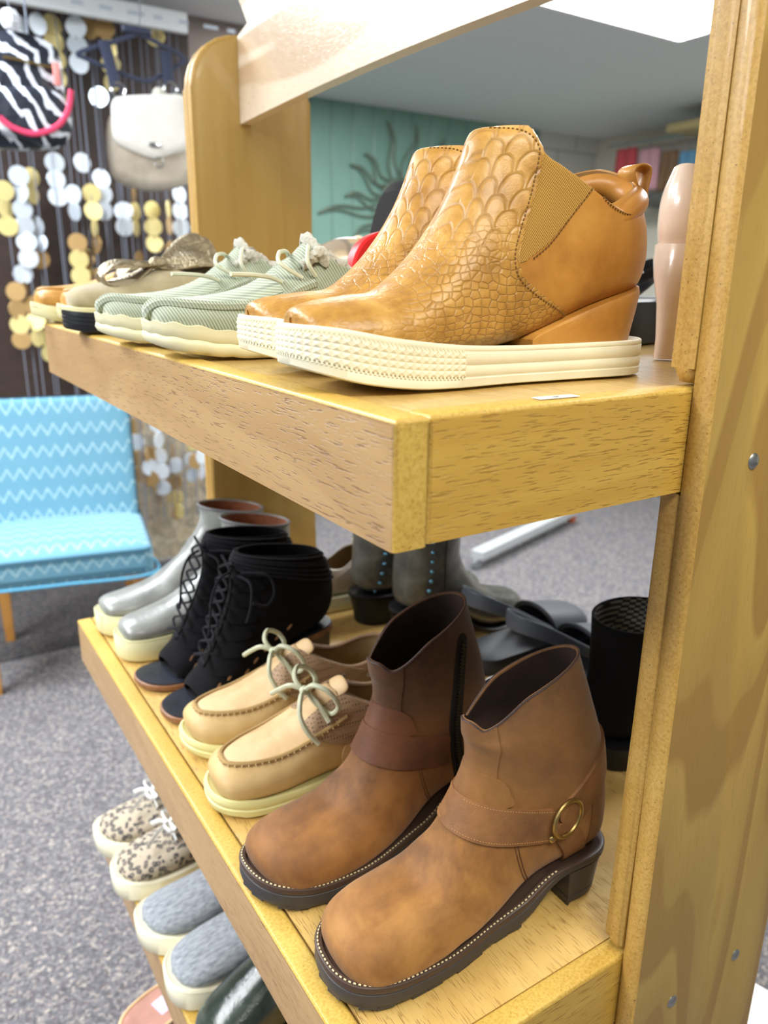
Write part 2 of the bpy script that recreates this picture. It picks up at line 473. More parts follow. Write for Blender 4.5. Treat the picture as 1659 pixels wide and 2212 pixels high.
def rpoly(x0, x1, z0, z1, rb=.0, rt_=.0, n=7):
    P = []
    def arc(cx, cz, r, a0, a1):
        if r <= 0: P.append((cx, cz)); return
        for i in range(n+1):
            a = a0+(a1-a0)*i/n; P.append((cx+r*math.cos(a), cz+r*math.sin(a)))
    arc(x0+rb, z0+rb, rb, PI, 1.5*PI); arc(x1-rb, z0+rb, rb, 1.5*PI, 2*PI)
    arc(x1-rt_, z1-rt_, rt_, 0, .5*PI); arc(x0+rt_, z1-rt_, rt_, .5*PI, PI)
    return P
PX0, PX1 = .4695, .678
PT = CZ+.367
th = .018
near = board('end_panel', rpoly(PX0, PX1, 0, PT, .0, .085), Y0-th, Y0-.0004, .0085, (oak_post, mdf), rack)
far = board('end_panel', rpoly(PX0, PX1, 0, PT, .0, .085), Y1+.0004, Y1+th, .0085, (oak_far, mdf), rack)
metal = metalm('brushed_steel', C(190, 192, 190), .32)
for (px, py) in ((1627, 996), (1588, 2062), (1451, 2163)):
    y = Y0-th; p = at(px, py, y)
    v, f = lathe_vf([(.0062, 0), (.0062, -.0006), (.005, -.0019), (.0025, -.0026), (.0004, -.0028)], 20, 'y', (p.x, y+.0003, p.z))
    s_ = MB().add(v, f); s_.build('screw', metal, near)
for zb, ztp, rb, rt_ in ((ZT+.002, PT, .011, .085), (ZM+.002, ZT-HF, .011, 0), (ZL+.002, ZM-HF, .011, 0), (.02, ZL-HF, 0, 0)):
    for (a, b, m) in ((Y0, Y0+.019, oak_post), (Y1-.019, Y1, oak_far)):
        board('spacer_board', rpoly(PX0, PX1, zb, ztp, rb, rt_), a+.0002, b, .008, (m, mdf), rack)
# shelves: rimmed trays
for z in (ZT, ZM, ZL):
    sh = MB()
    box(sh, X0+.0245, X1-.0245, Y0+.0225, Y1-.0225, z-.020, z-.0018)
    deck = sh.build('shelf', oak_deck, rack)
    def rail(x0, x1, y0, y1, axis, nm, vm, em):
        bm = bmesh.new(); bmesh.ops.create_cube(bm, size=1)
        for v in bm.verts: v.co = Vector(((x0+x1)/2+v.co.x*(x1-x0), (y0+y1)/2+v.co.y*(y1-y0), z-HF/2+v.co.z*HF))
        te = [e for e in bm.edges if all(v.co.z > z-.001 for v in e.verts)]
        bmesh.ops.bevel(bm, geom=te, offset=.0045, segments=4, profile=.5, affect='EDGES')
        ve = [e for e in bm.edges if abs(e.verts[0].co.z-e.verts[1].co.z) > HF*.5]
        bmesh.ops.bevel(bm, geom=ve, offset=.0034, segments=3, profile=.5, affect='EDGES')
        me = bpy.data.meshes.new(nm)
        for f in bm.faces:
            n_ = f.normal; k = abs(n_.x) if axis == 'y' else abs(n_.y)
            f.material_index = 0 if k > .9 else 1; f.smooth = True
        for e in bm.edges:
            if len(e.link_faces) == 2 and e.calc_face_angle(0) > .7: e.smooth = False
        bm.to_mesh(me); bm.free(); me.materials.append(vm); me.materials.append(em)
        return link(bpy.data.objects.new(nm, me), deck)
    rail(X0, X0+.0235, Y0-.003, Y1, 'y', 'front_rail', oak_front, mdf_y)
    rail(X1-.0235, X1, Y0, Y1, 'y', 'back_rail', oak_front, mdf_y)
    rail(X0+.0250, X1-.0242, Y0+.0006, Y0+.0225, 'x', 'end_rail', oak_end, mdf_y)
    rail(X0+.0242, X1-.0242, Y1-.0225, Y1-.0006, 'x', 'end_rail', oak_end, mdf_y)
# header board along the middle of the top
hb = [(Y0+.019, 1.638)] + [(y, 1.638+.011*math.sin(PI*(y-.35)/.95)) for y in np.linspace(.42, 1.22, 9)] + [(Y1-.0195, 1.638), (Y1-.0195, PT-.004)]
hb += [(1.252, CZ+.373), (1.268, CZ+.395), (1.285, CZ+.415), (1.291, CZ+.46), (1.27, CZ+.52), (.38, CZ+.52), (Y0+.019, PT-.004)]
v, f = prism_vf(hb, .550, .569, 'x')
MB().add(v, f).build('header_board', oak_head, rack, angle=25)

# room
def carpet_mat(name, base, alt, k=1.):
    k *= .72; t = NT(name); a = t.vor(150, out='Color'); b = t.noise(90, 3, rough=.7); c = t.noise(55, 3)
    sp = t.sep(a)
    col = t.ramp(sp[0], [(0, mul(C(92, 90, 92), k)), (.3, mul(C(128, 124, 128), k)), (.5, mul(C(150, 146, 146), k)), (.66, mul(C(176, 164, 156), k)), (.8, mul(C(110, 96, 98), k)), (.9, mul(C(204, 194, 182), k)), (1, mul(C(78, 90, 100), k))], 'CONSTANT')
    col = t.mix(t.ramp(b, [(.35, (0, 0, 0)), (.65, (1, 1, 1))]), col, mul(C(120, 120, 126), k))
    t.bump(b, .8, .004)
    return t.fin(col, .98, 0, .1)
carpet = carpet_mat('speckled_carpet', 0, 0, 1.0)
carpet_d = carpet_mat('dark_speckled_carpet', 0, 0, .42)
def struct(name, mb, m, smooth=False):
    o = mb.build(name, m, smooth=smooth); o['kind'] = 'structure'; return o
struct('floor', box(MB(), -3.5, 5.6, -3.0, 5.1, -.02, 0), carpet)
def plaster(name, c, sc=60, bs=.5, d=.004):
    t = NT(name); a = t.noise(sc, 4, rough=.7); t.bump(a, bs, d)
    return t.fin(t.mix(a, mul(c, .9), mul(c, 1.05)), .9, 0, .2)
ceil = struct('ceiling', box(MB(), -3.5, 5.6, -3.0, 5.1, CZ+1.12, CZ+1.16), plaster('stippled_ceiling', C(226, 230, 232), 30, .8, .008))
t = NT('teal_panelling'); s_ = t.sep(); g = t.ma('FRACT', t.ma('MULTIPLY', s_[0], 6.2))
g1 = t.ramp(g, [(0, (0, 0, 0)), (.03, (1, 1, 1)), (.9, (1, 1, 1)), (.94, (0, 0, 0)), (.97, (1, 1, 1))])
t.bump(g1, .8, .004); XL, XRc = at(405, 60, 3.8).x, at(545, 60, 3.8).x; teal = t.fin(t.mix(g1, C(92, 128, 118), t.mix(t.noise(3, 2), C(112, 150, 138), C(130, 166, 154))), .30, 0, .5)
struct('wall_back', box(MB(), XRc, 4.58, 4.92, 5.0, 0, CZ+1.12), teal)
t = NT('white_blockwork'); s_ = t.sep()
br = t.n('TexBrick', Vector=t.comb(s_[0], s_[2], 0.), Color1=C(214, 216, 210), Color2=C(206, 208, 200), Mortar=C(168, 170, 164), Scale=1.)
br.inputs['Brick Width'].default_value = .4; br.inputs['Row Height'].default_value = .2; br.inputs['Mortar Size'].default_value = .006
block = t.fin(br.outputs[0], .7)
struct('wall_block', box(MB(), 4.582, 5.25, 4.93, 5.0, 0, CZ+1.12), block)
struct('wall_right', box(MB(), 5.25, 5.3, -3, 4.93, 0, CZ+1.12), plaster('cream_wall', C(222, 218, 204), 20, .1))
wood_d = NT('dark_wood_wall'); 
dk = wood_d.noise(6, 3, vec=wood_d.map(scale=(1, 1, 9)), dist=.3)
wood_d.fin(wood_d.mix(dk, C(38, 28, 24), C(66, 50, 44)), .5)
struct('wall_left', box(MB(), -3.5, XL, 3.80, 3.86, .86, CZ+1.12), wood_d.m)
t = NT('mottled_wainscot'); a = t.noise(7, 4, rough=.7); b = t.noise(30, 3)
wain = t.fin(t.mix(t.ma('MULTIPLY', b, .5), t.ramp(a, [(.3, C(96, 78, 60)), (.42, C(166, 146, 112)), (.52, C(112, 108, 92)), (.6, C(190, 174, 144)), (.7, C(132, 104, 70))]), C(206, 196, 176)), .7)
struct('trim_2', box(MB(), -3.5, XL, 3.78, 3.86, 0, .86), wain)
pl_t = plaster('mottled_stone_column', C(150, 138, 132), 25, .6)
struct('trim_1', box(MB(), XL, XRc, 3.80, 3.86, 0, CZ+1.12), pl_t)
struct('wall_side', box(MB(), XRc-.06, XRc, 3.86, 5.0, 0, CZ+1.12), plaster('grey_wall', C(110, 104, 104), 25, .3))  # side wall in even mid-grey plaster
def sst(u, a=0., b=1.):
    u = min(max((u-a)/(b-a), 0), 1); return u*u*(3-2*u)
# ================================================================== materials for the shoes
def snake(name):
    t = NT(name); o = t.obj(); s_ = t.sep()
    wob = t.n('TexNoise', Vector=o, Scale=14., Detail=2.).outputs['Color']
    v = t.n('VectorMath', _operation='ADD', i0=o, i1=t.n('VectorMath', _operation='SCALE', i0=wob, Scale=.016)).outputs[0]
    big = t.vor(62, vec=t.map(vec=v, scale=(1, .8, .85)), feature='DISTANCE_TO_EDGE', rnd=.75)
    sml = t.vor(165, vec=t.map(vec=v, scale=(.8, 1, 1.25)), feature='DISTANCE_TO_EDGE', rnd=.5)
    def line(d, w): return t.ramp(d, [(0, (0, 0, 0)), (w, (1, 1, 1))])
    k = t.ma('ADD', t.ma('MULTIPLY', s_[2], 24.), t.ma('MULTIPLY', s_[0], -4.))       # small scales low down, large ones on the shaft
    k = t.ma('SUBTRACT', k, 1.15, clamp=True)
    sv = t.sep(v)
    U = t.ma('MULTIPLY', t.ma('ADD', sv[0], t.ma('MULTIPLY', t.ma('ABSOLUTE', sv[1]), 1.3)), 46.)
    Vv = t.ma('MULTIPLY', t.ma('SUBTRACT', sv[2], t.ma('MULTIPLY', sv[0], .25)), 84.)
    row = t.ma('FLOOR', Vv); half = t.ma('MULTIPLY', t.ma('FLOORED_MODULO', row, 2.), .5)
    uu = t.ma('SUBTRACT', t.ma('FRACT', t.ma('ADD', U, half)), .5); ff = t.ma('MULTIPLY', t.ma('FRACT', Vv), .5)
    rad = t.ma('SQRT', t.ma('ADD', t.ma('MULTIPLY', uu, uu), t.ma('MULTIPLY', ff, ff)))
    big = t.ma('MULTIPLY', t.ma('ABSOLUTE', t.ma('SUBTRACT', rad, .44)), .8)
    h = t.mix(k, line(sml, .10), line(big, .075))
    toe = t.ma('MULTIPLY', t.ma('SUBTRACT', s_[0], .055), 22., clamp=True)
    h = t.mix(toe, (1, 1, 1), h)
    dome = t.mix(k, t.ma('MULTIPLY', sml, 2.), t.ma('MULTIPLY', big, 2.))
    mot = t.noise(34, 5, rough=.65)
    col = t.ramp(mot, [(.3, C(150, 106, 42)), (.52, C(182, 136, 62)), (.72, C(206, 162, 88))])
    col = t.mix(t.ma('MULTIPLY', t.ma('SUBTRACT', 1., h), .40), col, C(134, 94, 40))
    t.bump(t.ma('ADD', t.ma('MULTIPLY', h, 1.), t.ma('ADD', t.ma('MULTIPLY', dome, .5), t.ma('MULTIPLY', t.noise(700, 2), .25))), .55, .0011)
    return t.fin(col, .42, 0, .5, coat=.08)
m_snake = snake('embossed_mustard_leather')
m_tan = leather('smooth_tan_leather', C(184, 130, 58), C(158, 106, 42), .42, 16, 1100, .10, c3=C(200, 148, 74), coat=.05)
m_pad = leather('padded_tan_leather', C(190, 134, 62), C(166, 110, 46), .37, 16, 1100, .1)
t = NT('ribbed_elastic'); s_ = t.sep()
wv = t.ma('SINE', t.ma('MULTIPLY', t.ma('ADD', s_[0], t.ma('MULTIPLY', s_[2], -.75)), 3800.)); wv2 = t.ma('SINE', t.ma('MULTIPLY', t.ma('ADD', t.ma('MULTIPLY', s_[0], .75), s_[2]), 2600.))
t.bump(t.ma('ADD', wv, t.ma('MULTIPLY', wv2, .5)), .5, .0006)
m_elast = t.fin(t.mix(t.ma('MULTIPLY', t.ma('ADD', wv, 1.), .5), C(150, 108, 36), C(196, 152, 66)), .7)
m_white = rubber('white_rubber', C(236, 232, 206), .55)
m_white2 = rubber('ivory_rubber', C(226, 222, 186), .5)
m_cream = rubber('cream_rubber', C(222, 218, 170), .5)
m_thread = flat('dark_thread', C(110, 76, 26), .8)
m_tthread = flat('pale_thread', C(214, 200, 160), .8)
m_gold = metalm('brass', C(172, 150, 96), .36)
m_steel = metalm('polished_steel', C(205, 208, 210), .18)
m_lin = suede('beige_lining', C(176, 150, 108), C(150, 124, 84), 30)
m_black = NT('black_leather'); m_black.bump(m_black.vor(900), .1, .0005); m_black = m_black.fin(C(13, 13, 15), .5, 0, .4)
m_blin = flat('black_lining', C(20, 18, 18), .9)

# ================================================================== wedge sneakers
def wedge_sneaker(T, H, label, m):
    root = shoe_root('wedge_sneaker', label, 'shoe', T, H, ZT, 'mustard wedge sneakers at the near end of the top shelf')
    la = Last(.300, .0455, .038, .036, 2.2, m, .006)
    st = [(.004, .046, .005, .041, .003, 2.2, .4), (.007, .051, .010, .032, .022, 2.4, .4), (.020, .055, .022, .026, .035, 3, .35), (.045, .0585, .045, .022, .0425, 3, .35),
          (.070, .062, .072, .020, .0445, 3, .35), (.092, .078, .100, .020, .0435, 3, .36), (.110, .099, .140, .022, .0405, 3, .4), (.124, .121, .190, .032, .038, 3, .45),
          (.133, .140, .250, .052, .036, 3, .5), (.138, .154, .290, .062, .0355, 2.6, .5), (.141, .162, .303, .080, .0355, 2.3, .5), (.145, .168, .303, .103, .035, 2.2, .5),
          (.151, .172, .297, .125, .033, 2.2, .5), (.158, .173, .290, .144, .029, 2.2, .5)]
    def fold(p, u):
        x, y, z = p; k = sst(u, .80, 1.)
        if k > 0:
            line = .173+(x-.158)*(.144-.173)/(.290-.158)
            want = .170-.021*sst(x, .174, .187)-.014*sst(x, .185, .214)+.013*sst(x, .238, .285)
            z += k*(want-line)+k*sst(x, .205, .240)*(y*.46-.003)
        return (x, y, z)
    up = Upper(st, la, 96, 88, fold=fold)
    body = up.build(root, m_tan, m_lin, .0028, .5, name='upper')
    # embossed vamp with the scale pattern
    vamp = in_poly([(-.02, .02), (-.02, .08), (.05, .09), (.10, .16), (.13, .20), (.176, .20), (.181, .165), (.180, .150), (.174, .128), (.164, .104), (.158, .085), (.162, .072), (.182, .060), (.214, .047), (.204, .034), (.184, .020), (.10, .0)], False)
    P, F = up.panel(lambda x, y, z: vamp(x, z), .0011)
    MB().add(P, F).build('vamp', m_snake, root)
    gore = in_poly([(.170, .160), (.196, .155), (.224, .134), (.204, .114), (.184, .095), (.160, .080), (.150, .090), (.160, .122)], False)
    for sd in (-1, 1):
        P, F = up.panel(lambda x, y, z: min(gore(x, z), sd*y), .0005)
        MB().add(P, F).build('elastic_gore', m_elast, root)
    mb = MB()
    for sd in (-1, 1):
        edge = [(.150, .1675), (.168, .166), (.1765, .158), (.1765, .148), (.171, .128), (.161, .104), (.155, .086), (.159, .071), (.180, .058), (.211, .0465)]
        stitches(mb, up.drape(edge, sd, .0013, 90), .0030, .00055)
        stitches(mb, up.drape([(.222, .134), (.204, .114), (.186, .095), (.170, .084)], sd, .0008, 60), .0030, .00055)
        stitches(mb, up.drape([(.224, .133), (.240, .122), (.262, .117), (.286, .124), (.296, .135)], sd, .0008, 60), .0028, .0005)
    mb.build('stitching', m_thread, root)
    # edge piping round the top of the tongue
    rim = up.ring(-1, .0008)
    top = [p for p in rim if p[0] < .205]
    # padded collar
    K = up.K; ring = up.V[-2]; idx = [j for j in range(K) if ring[j][0] > .222]
    k0 = [j for j in range(K) if ring[j][0] <= .222 and ring[(j+1) % K][0] > .222][0]+1
    seq = [(k0+q) % K for q in range(len(idx))]
    P = np.array([ring[j] for j in seq]); c = P.mean(0)
    d = P-np.array((.245, up.last.off(.25), 0)); d[:, 2] = 0; d /= np.linalg.norm(d, axis=1)[:, None]
    P = P-d*.0010; P[:, 2] -= .0098
    P = resample(P, 60); u = np.linspace(0, 1, 60); r = .003+.0070*np.sin(PI*np.clip(u*1.0, 0, 1))**.7
    v, f = tube_vf(P, r, 16); MB().add(v, f).build('padded_collar', m_pad, root)
    # pull tab at the heel
    y0 = la.off(.29)
    lp = [(.289, y0, .140), (.284, y0, .149), (.286, y0, .154), (.294, y0, .157), (.302, y0, .155), (.303, y0, .148), (.301, y0, .138), (.303, y0, .128)]
    L = catm(lp, 40); V = []; F = []
    for i, p in enumerate(L):
        for q in (-.0085, .0085): V.append((p[0], p[1]+q, p[2]))
    for i in range(len(L)-1): F.append((2*i, 2*i+1, 2*i+3, 2*i+2))
    o = MB().add(V, F).build('pull_tab', m_tan, root); md = o.modifiers.new('thick', 'SOLIDIFY'); md.thickness = .0016
    # covered wedge
    n = 26; V = []; F = []
    topf = prof1([(.165, .026), (.20, .040), (.25, .056), (.304, .070)])
    xs = list(np.linspace(.168, .306, n))
    P = []
    for i, x in enumerate(xs): P.append((x, -(la.w(min(x, .285))*.98)))
    out = la.outline(40); out = out[out[:, 0] > .166]
    A = np.array(sorted([q for q in out if q[1] < la.off(q[0])], key=lambda q: q[0])+sorted([q for q in out if q[1] >= la.off(q[0])], key=lambda q: -q[0]))
    def tz(k): return lambda x: .024+(topf(min(x, .304))-.024)*k
    def ring(k, ins):
        Q = inset_loop(A, .0022+ins); return [(x-(.0085*(1-k) if x > .24 else .0085*(1-k)*max(x-.17, 0)/.07), y, tz(k)(x)) for x, y in Q]
    V = []; nn = len(A)
    lv = [(0, 0), (.3, -.0002), (.6, -.0006), (.9, -.0006), (1., .0010)]
    for k, ins in lv: V += ring(k, ins)
    for i in range(len(lv)-1): F += [(i*nn+j, i*nn+(j+1) % nn, (i+1)*nn+(j+1) % nn, (i+1)*nn+j) for j in range(nn)]
    F.append(tuple((len(lv)-1)*nn+j for j in range(nn)))
    MB().add(V, F).build('wedge', m_tan, root)
    # rubber sole
    out = la.outline(60); out = inset_loop(out, -.0026)
    bot = prof1([(-.004, .0175), (.012, .0125), (.035, .0065), (.07, .0015), (.10, .0002), (.14, 0), (.22, 0), (.305, 0)])
    topz = prof1([(-.004, .043), (.02, .041), (.06, .034), (.11, .0285), (.16, .0265), (.22, .0265), (.305, .0275)])
    zf = lambda k: (lambda x: bot(x)+(topz(x)-bot(x))*k)
    lay = [(zf(0), .002), (zf(.03), .0), (zf(.22), -.0004), (zf(.24), .0002), (zf(.27), .0002), (zf(.29), -.0003)]
    lay += [(zf(.50), -.0003), (zf(.52), .0003), (zf(.545), .0003), (zf(.565), -.0003), (zf(.84), -.0003), (zf(.86), .0002), (zf(.88), -.0002), (zf(.97), 0), (zf(1.), .0010), (zf(1.), .0026), (zf(.90), .0052)]
    v, f = loft_outline(out, lay); sole = MB().add(v, f).build('sole', m_white, root, angle=50)
    # textured toe bumper: rows of little pyramids
    q = np.vstack([out[np.argsort(out[:, 0])]])
    lo = sorted([p for p in out if p[1] <= la.off(p[0]) and p[0] < .112], key=lambda p: p[0]); hi = sorted([p for p in out if p[1] > la.off(p[0]) and p[0] < .112], key=lambda p: p[0])
    path = np.array(hi[::-1]+lo); N_ = 46; path = resample(path, N_*2+1)
    T_ = np.gradient(path, axis=0); T_ /= np.linalg.norm(T_, axis=1)[:, None]; Nn = np.stack([T_[:, 1], -T_[:, 0]], 1)
    if Nn[N_][0] > 0: Nn = -Nn
    tb = MB(); rows = 4
    V = []; F = []
    nr = rows*2+1
    for i in range(N_*2+1):
        for r_ in range(nr):
            k = .27+(.83-.27)*r_/(nr-1)
            hgt = .0016 if (i % 2 == 1 and r_ % 2 == 1) or (i % 2 == 0 and r_ % 2 == 0 and 0 < r_ < nr-1 and False) else .0006
            p = path[i]+Nn[i]*hgt; V.append((p[0], p[1], zf(k)(path[i][0])))
    for i in range(N_*2):
        for r_ in range(nr-1):
            a, b, c_, d_ = i*nr+r_, (i+1)*nr+r_, (i+1)*nr+r_+1, i*nr+r_+1
            if (i+r_) % 2 == 0: F += [(a, b, c_), (a, c_, d_)]
            else: F += [(a, b, d_), (b, c_, d_)]
    tb.add(V, F)
    for k in (.25, .845):                                 # the beaded lines above and below
        for i in range(N_*4):
            j = i/2; a = int(j) if j < N_*2 else N_*2; p = path[min(a, N_*2)]+Nn[min(a, N_*2)]*.0004
            if i % 2: continue
            v, f = bbox_vf(-.0008, .0008, -.0005, .0005, -.0009, .0009)
            an = math.atan2(T_[a][1], T_[a][0]); M = Matrix.Translation((p[0], p[1], zf(k)(path[a][0]))) @ Matrix.Rotation(an, 4, 'Z')
            tb.add(xform(v, M), f)
    tb.build('toe_bumper', m_white, root, smooth=False)
    return root, la, up
wedge_sneaker((.221, .460), (.497, .443), 'mustard snake-embossed wedge sneaker nearest the camera on the top shelf', 1)
r1, la, up1 = wedge_sneaker((.240, .570), (.512, .536), 'mustard wedge sneaker with side zip, behind the nearer wedge sneaker of the pair', -1)
zp = up1.drape([(.186, .160), (.1835, .146), (.176, .126), (.164, .104), (.158, .088)], -1, .0026, 46)
mb = MB()
for i in range(len(zp)-1):
    v, f = bbox_vf(-.0022, .0022, -.0008, .0008, -.0008, .0008, .0003, 1)
    mb.add(xform(v, Matrix.Translation(Vector(zp[i])+Vector((.002 if i % 2 else -.0002, 0, 0)))), f)
mb.build('zip', m_gold, r1)

# price tag stuck to the rim
p = at(1207, 846, .352)
tg = MB(); v, f = bbox_vf(-.016, .016, -.0042, .0042, 0, .0003)
tg.add(xform(v, Matrix.Translation((.352, .348, ZT+.0006)) @ Matrix.Rotation(-.06, 4, 'Z')), f)
v, f = bbox_vf(-.0028, .0005, -.0016, .0016, 0, .00012); tg.add(xform(v, Matrix.Translation((.352, .348, ZT+.0009)) @ Matrix.Rotation(.4, 4, 'Z')), f, 1)
v, f = bbox_vf(.0008, .0028, -.0004, .0012, 0, .00012); tg.add(xform(v, Matrix.Translation((.352, .348, ZT+.0009)) @ Matrix.Rotation(-.3, 4, 'Z')), f, 1)
tag(tg.build('price_sticker', [flat('sticker_paper', C(240, 238, 230), .6), flat('sticker_ink', C(60, 60, 90), .6)], smooth=False), 'small torn white price sticker on the top shelf rim below the mustard sneaker', 'sticker')

# ================================================================== harness boots
def nubuck(name, hi, mid, lo, top, ztop=.10, zt2=.24):
    """oiled leather: the foot is tan with darker rubbed patches, the shaft a darker brown, with shade of the shelf above painted in"""
    t = NT(name); s_ = t.sep()
    a = t.noise(13, 5, rough=.62, dist=.3); b = t.noise(60, 4, rough=.7)
    col = t.ramp(a, [(.34, lo), (.48, mid), (.64, hi)])
    w = t.ma('ADD', t.ma('MULTIPLY', t.ma('SUBTRACT', s_[2], ztop), 1/(zt2-ztop)), t.ma('MULTIPLY', t.ma('SUBTRACT', a, .5), 1.6), clamp=True)
    col = t.mix(w, col, t.ramp(b, [(.3, mul(top, .72)), (.7, top)]))  # upward darkening: darker shaft leather plus painted shade from the shelf above
    col = t.mix(t.ma('MULTIPLY', b, .35), col, mul(mid, 1.2))
    t.bump(t.ma('ADD', t.noise(1300, 2), t.ma('MULTIPLY', b, .6)), .22, .0007)
    return t.fin(col, .66, 0, .35, sheen=.12)
m_nub = nubuck('oiled_brown_leather', C(174, 126, 66), C(138, 94, 46), C(98, 64, 32), C(92, 64, 42))
m_nub2 = nubuck('oiled_dark_leather', C(154, 106, 54), C(122, 80, 40), C(84, 54, 28), C(64, 40, 26), .085, .17)
m_strap = leather('brown_strap', C(140, 96, 56), C(104, 70, 42), .62, 26, 1100, .25)
m_strap2 = leather('dark_brown_strap', C(104, 62, 38), C(78, 46, 30), .62, 26, 1100, .25)
m_lug = rubber('black_lug_rubber', C(62, 60, 62), .5)
m_welt = rubber('dark_brown_welt', C(72, 56, 48), .42)
m_dlin = leather('dark_brown_lining', C(66, 50, 46), C(48, 36, 34), .6, 20, 900, .2)
def lug_sole(root, la, L, xh, z_h, mats=(m_lug, m_welt), thread=m_tthread, hb=.068, wide=.0022, thick=.018):
    """lugged outsole with stacked welt, stitching and a block heel"""
    base = prof1([(-.006, .0085), (.02, .004), (.06, .0003), (.15, .0), (.19, .006), (.23, z_h-.010), (L+.01, z_h-.010)])
    tpz = prof1([(-.006, .032), (.02, .027), (.06, .0215), (.13, .020), (.18, .026), (.225, z_h), (L+.01, z_h)])
    out = inset_loop(la.outline(60), -wide)
    zf = lambda k: (lambda x: base(x)+(tpz(x)-base(x))*k)
    v, f = loft_outline(out, [(zf(0), .003), (zf(.12), .001), (zf(.30), 0.), (zf(.66), .0004), (zf(.70), .0014), (zf(.74), .0016)])
    sole = MB().add(v, f).build('sole', mats[0], root)
    v, f = loft_outline(out, [(zf(.73), .0018), (zf(.75), .0002), (zf(.88), -.0001), (zf(.98), .0006), (zf(1.02), .0020), (zf(1.02), .006), (zf(.9), .008)])
    MB().add(v, f).build('welt', mats[1], root)
    lg = MB(); P = resample(np.vstack([out, out[:1]]), 46)
    Tn = np.gradient(P, axis=0); ctr = out.mean(0)
    for i in range(0, 45):
        x, y = P[i]
        if x > xh-.05 or x < -.01 or i % 3 == 2: continue
        an = math.atan2(Tn[i][1], Tn[i][0]); d = np.array((-math.sin(an), math.cos(an)))
        if d@(ctr-P[i]) < 0: d = -d
        v, f = bbox_vf(-.0078, .0078, -.006, .006, -.0022, .0018, .0006, 1)
        lg.add(xform(v, Matrix.Translation((x+d[0]*.0072, y+d[1]*.0072, base(x)+.0018)) @ Matrix.Rotation(an, 4, 'Z')), f)
    lg.build('tread', mats[0], root)
    A = la.outline(50); A = inset_loop(A, -wide*.4); A = A[A[:, 0] > xh]
    A = np.array(sorted([q for q in A if q[1] < la.off(q[0])], key=lambda q: q[0])+sorted([q for q in A if q[1] >= la.off(q[0])], key=lambda q: -q[0]))
    def lay(z, ins, sh): return [(x-sh*(x-xh)/(L-xh), y, z) for x, y in inset_loop(A, ins)]
    V = []; F = []; n = len(A); LV = [(0, .003, .008), (.0015, .0022, .007), (.008, .0018, .006), (.0085, .0026, .006), (.0095, .0018, .006), (z_h*.6, .001, .003), (z_h-.009, .0004, 0)]
    for a in LV: V += lay(*a)
    for i in range(len(LV)-1): F += [(i*n+j, i*n+(j+1) % n, (i+1)*n+(j+1) % n, (i+1)*n+j) for j in range(n)]
    F.append(tuple(range(n))[::-1]); F.append(tuple((len(LV)-1)*n+j for j in range(n)))
    MB().add(V, F).build('heel', mats[0], root, angle=35)
    if thread:
        mb = MB(); Q = inset_loop(out, .0027); Q = np.array([(x, y, tpz(x)+.0008) for x, y in Q])
        n = len(Q); h = n//2
        k = [i for i in range(n) if Q[i][0] < L*.76]
        lo = [i for i in k if i <= h]; hi = [i for i in k if i > h]
        path = np.array([Q[i] for i in hi]+[Q[i] for i in lo]) if hi else Q
        stitches(mb, path, .0042, .0007, .5, 5); mb.build('welt_stitching', thread, root)
    return tpz
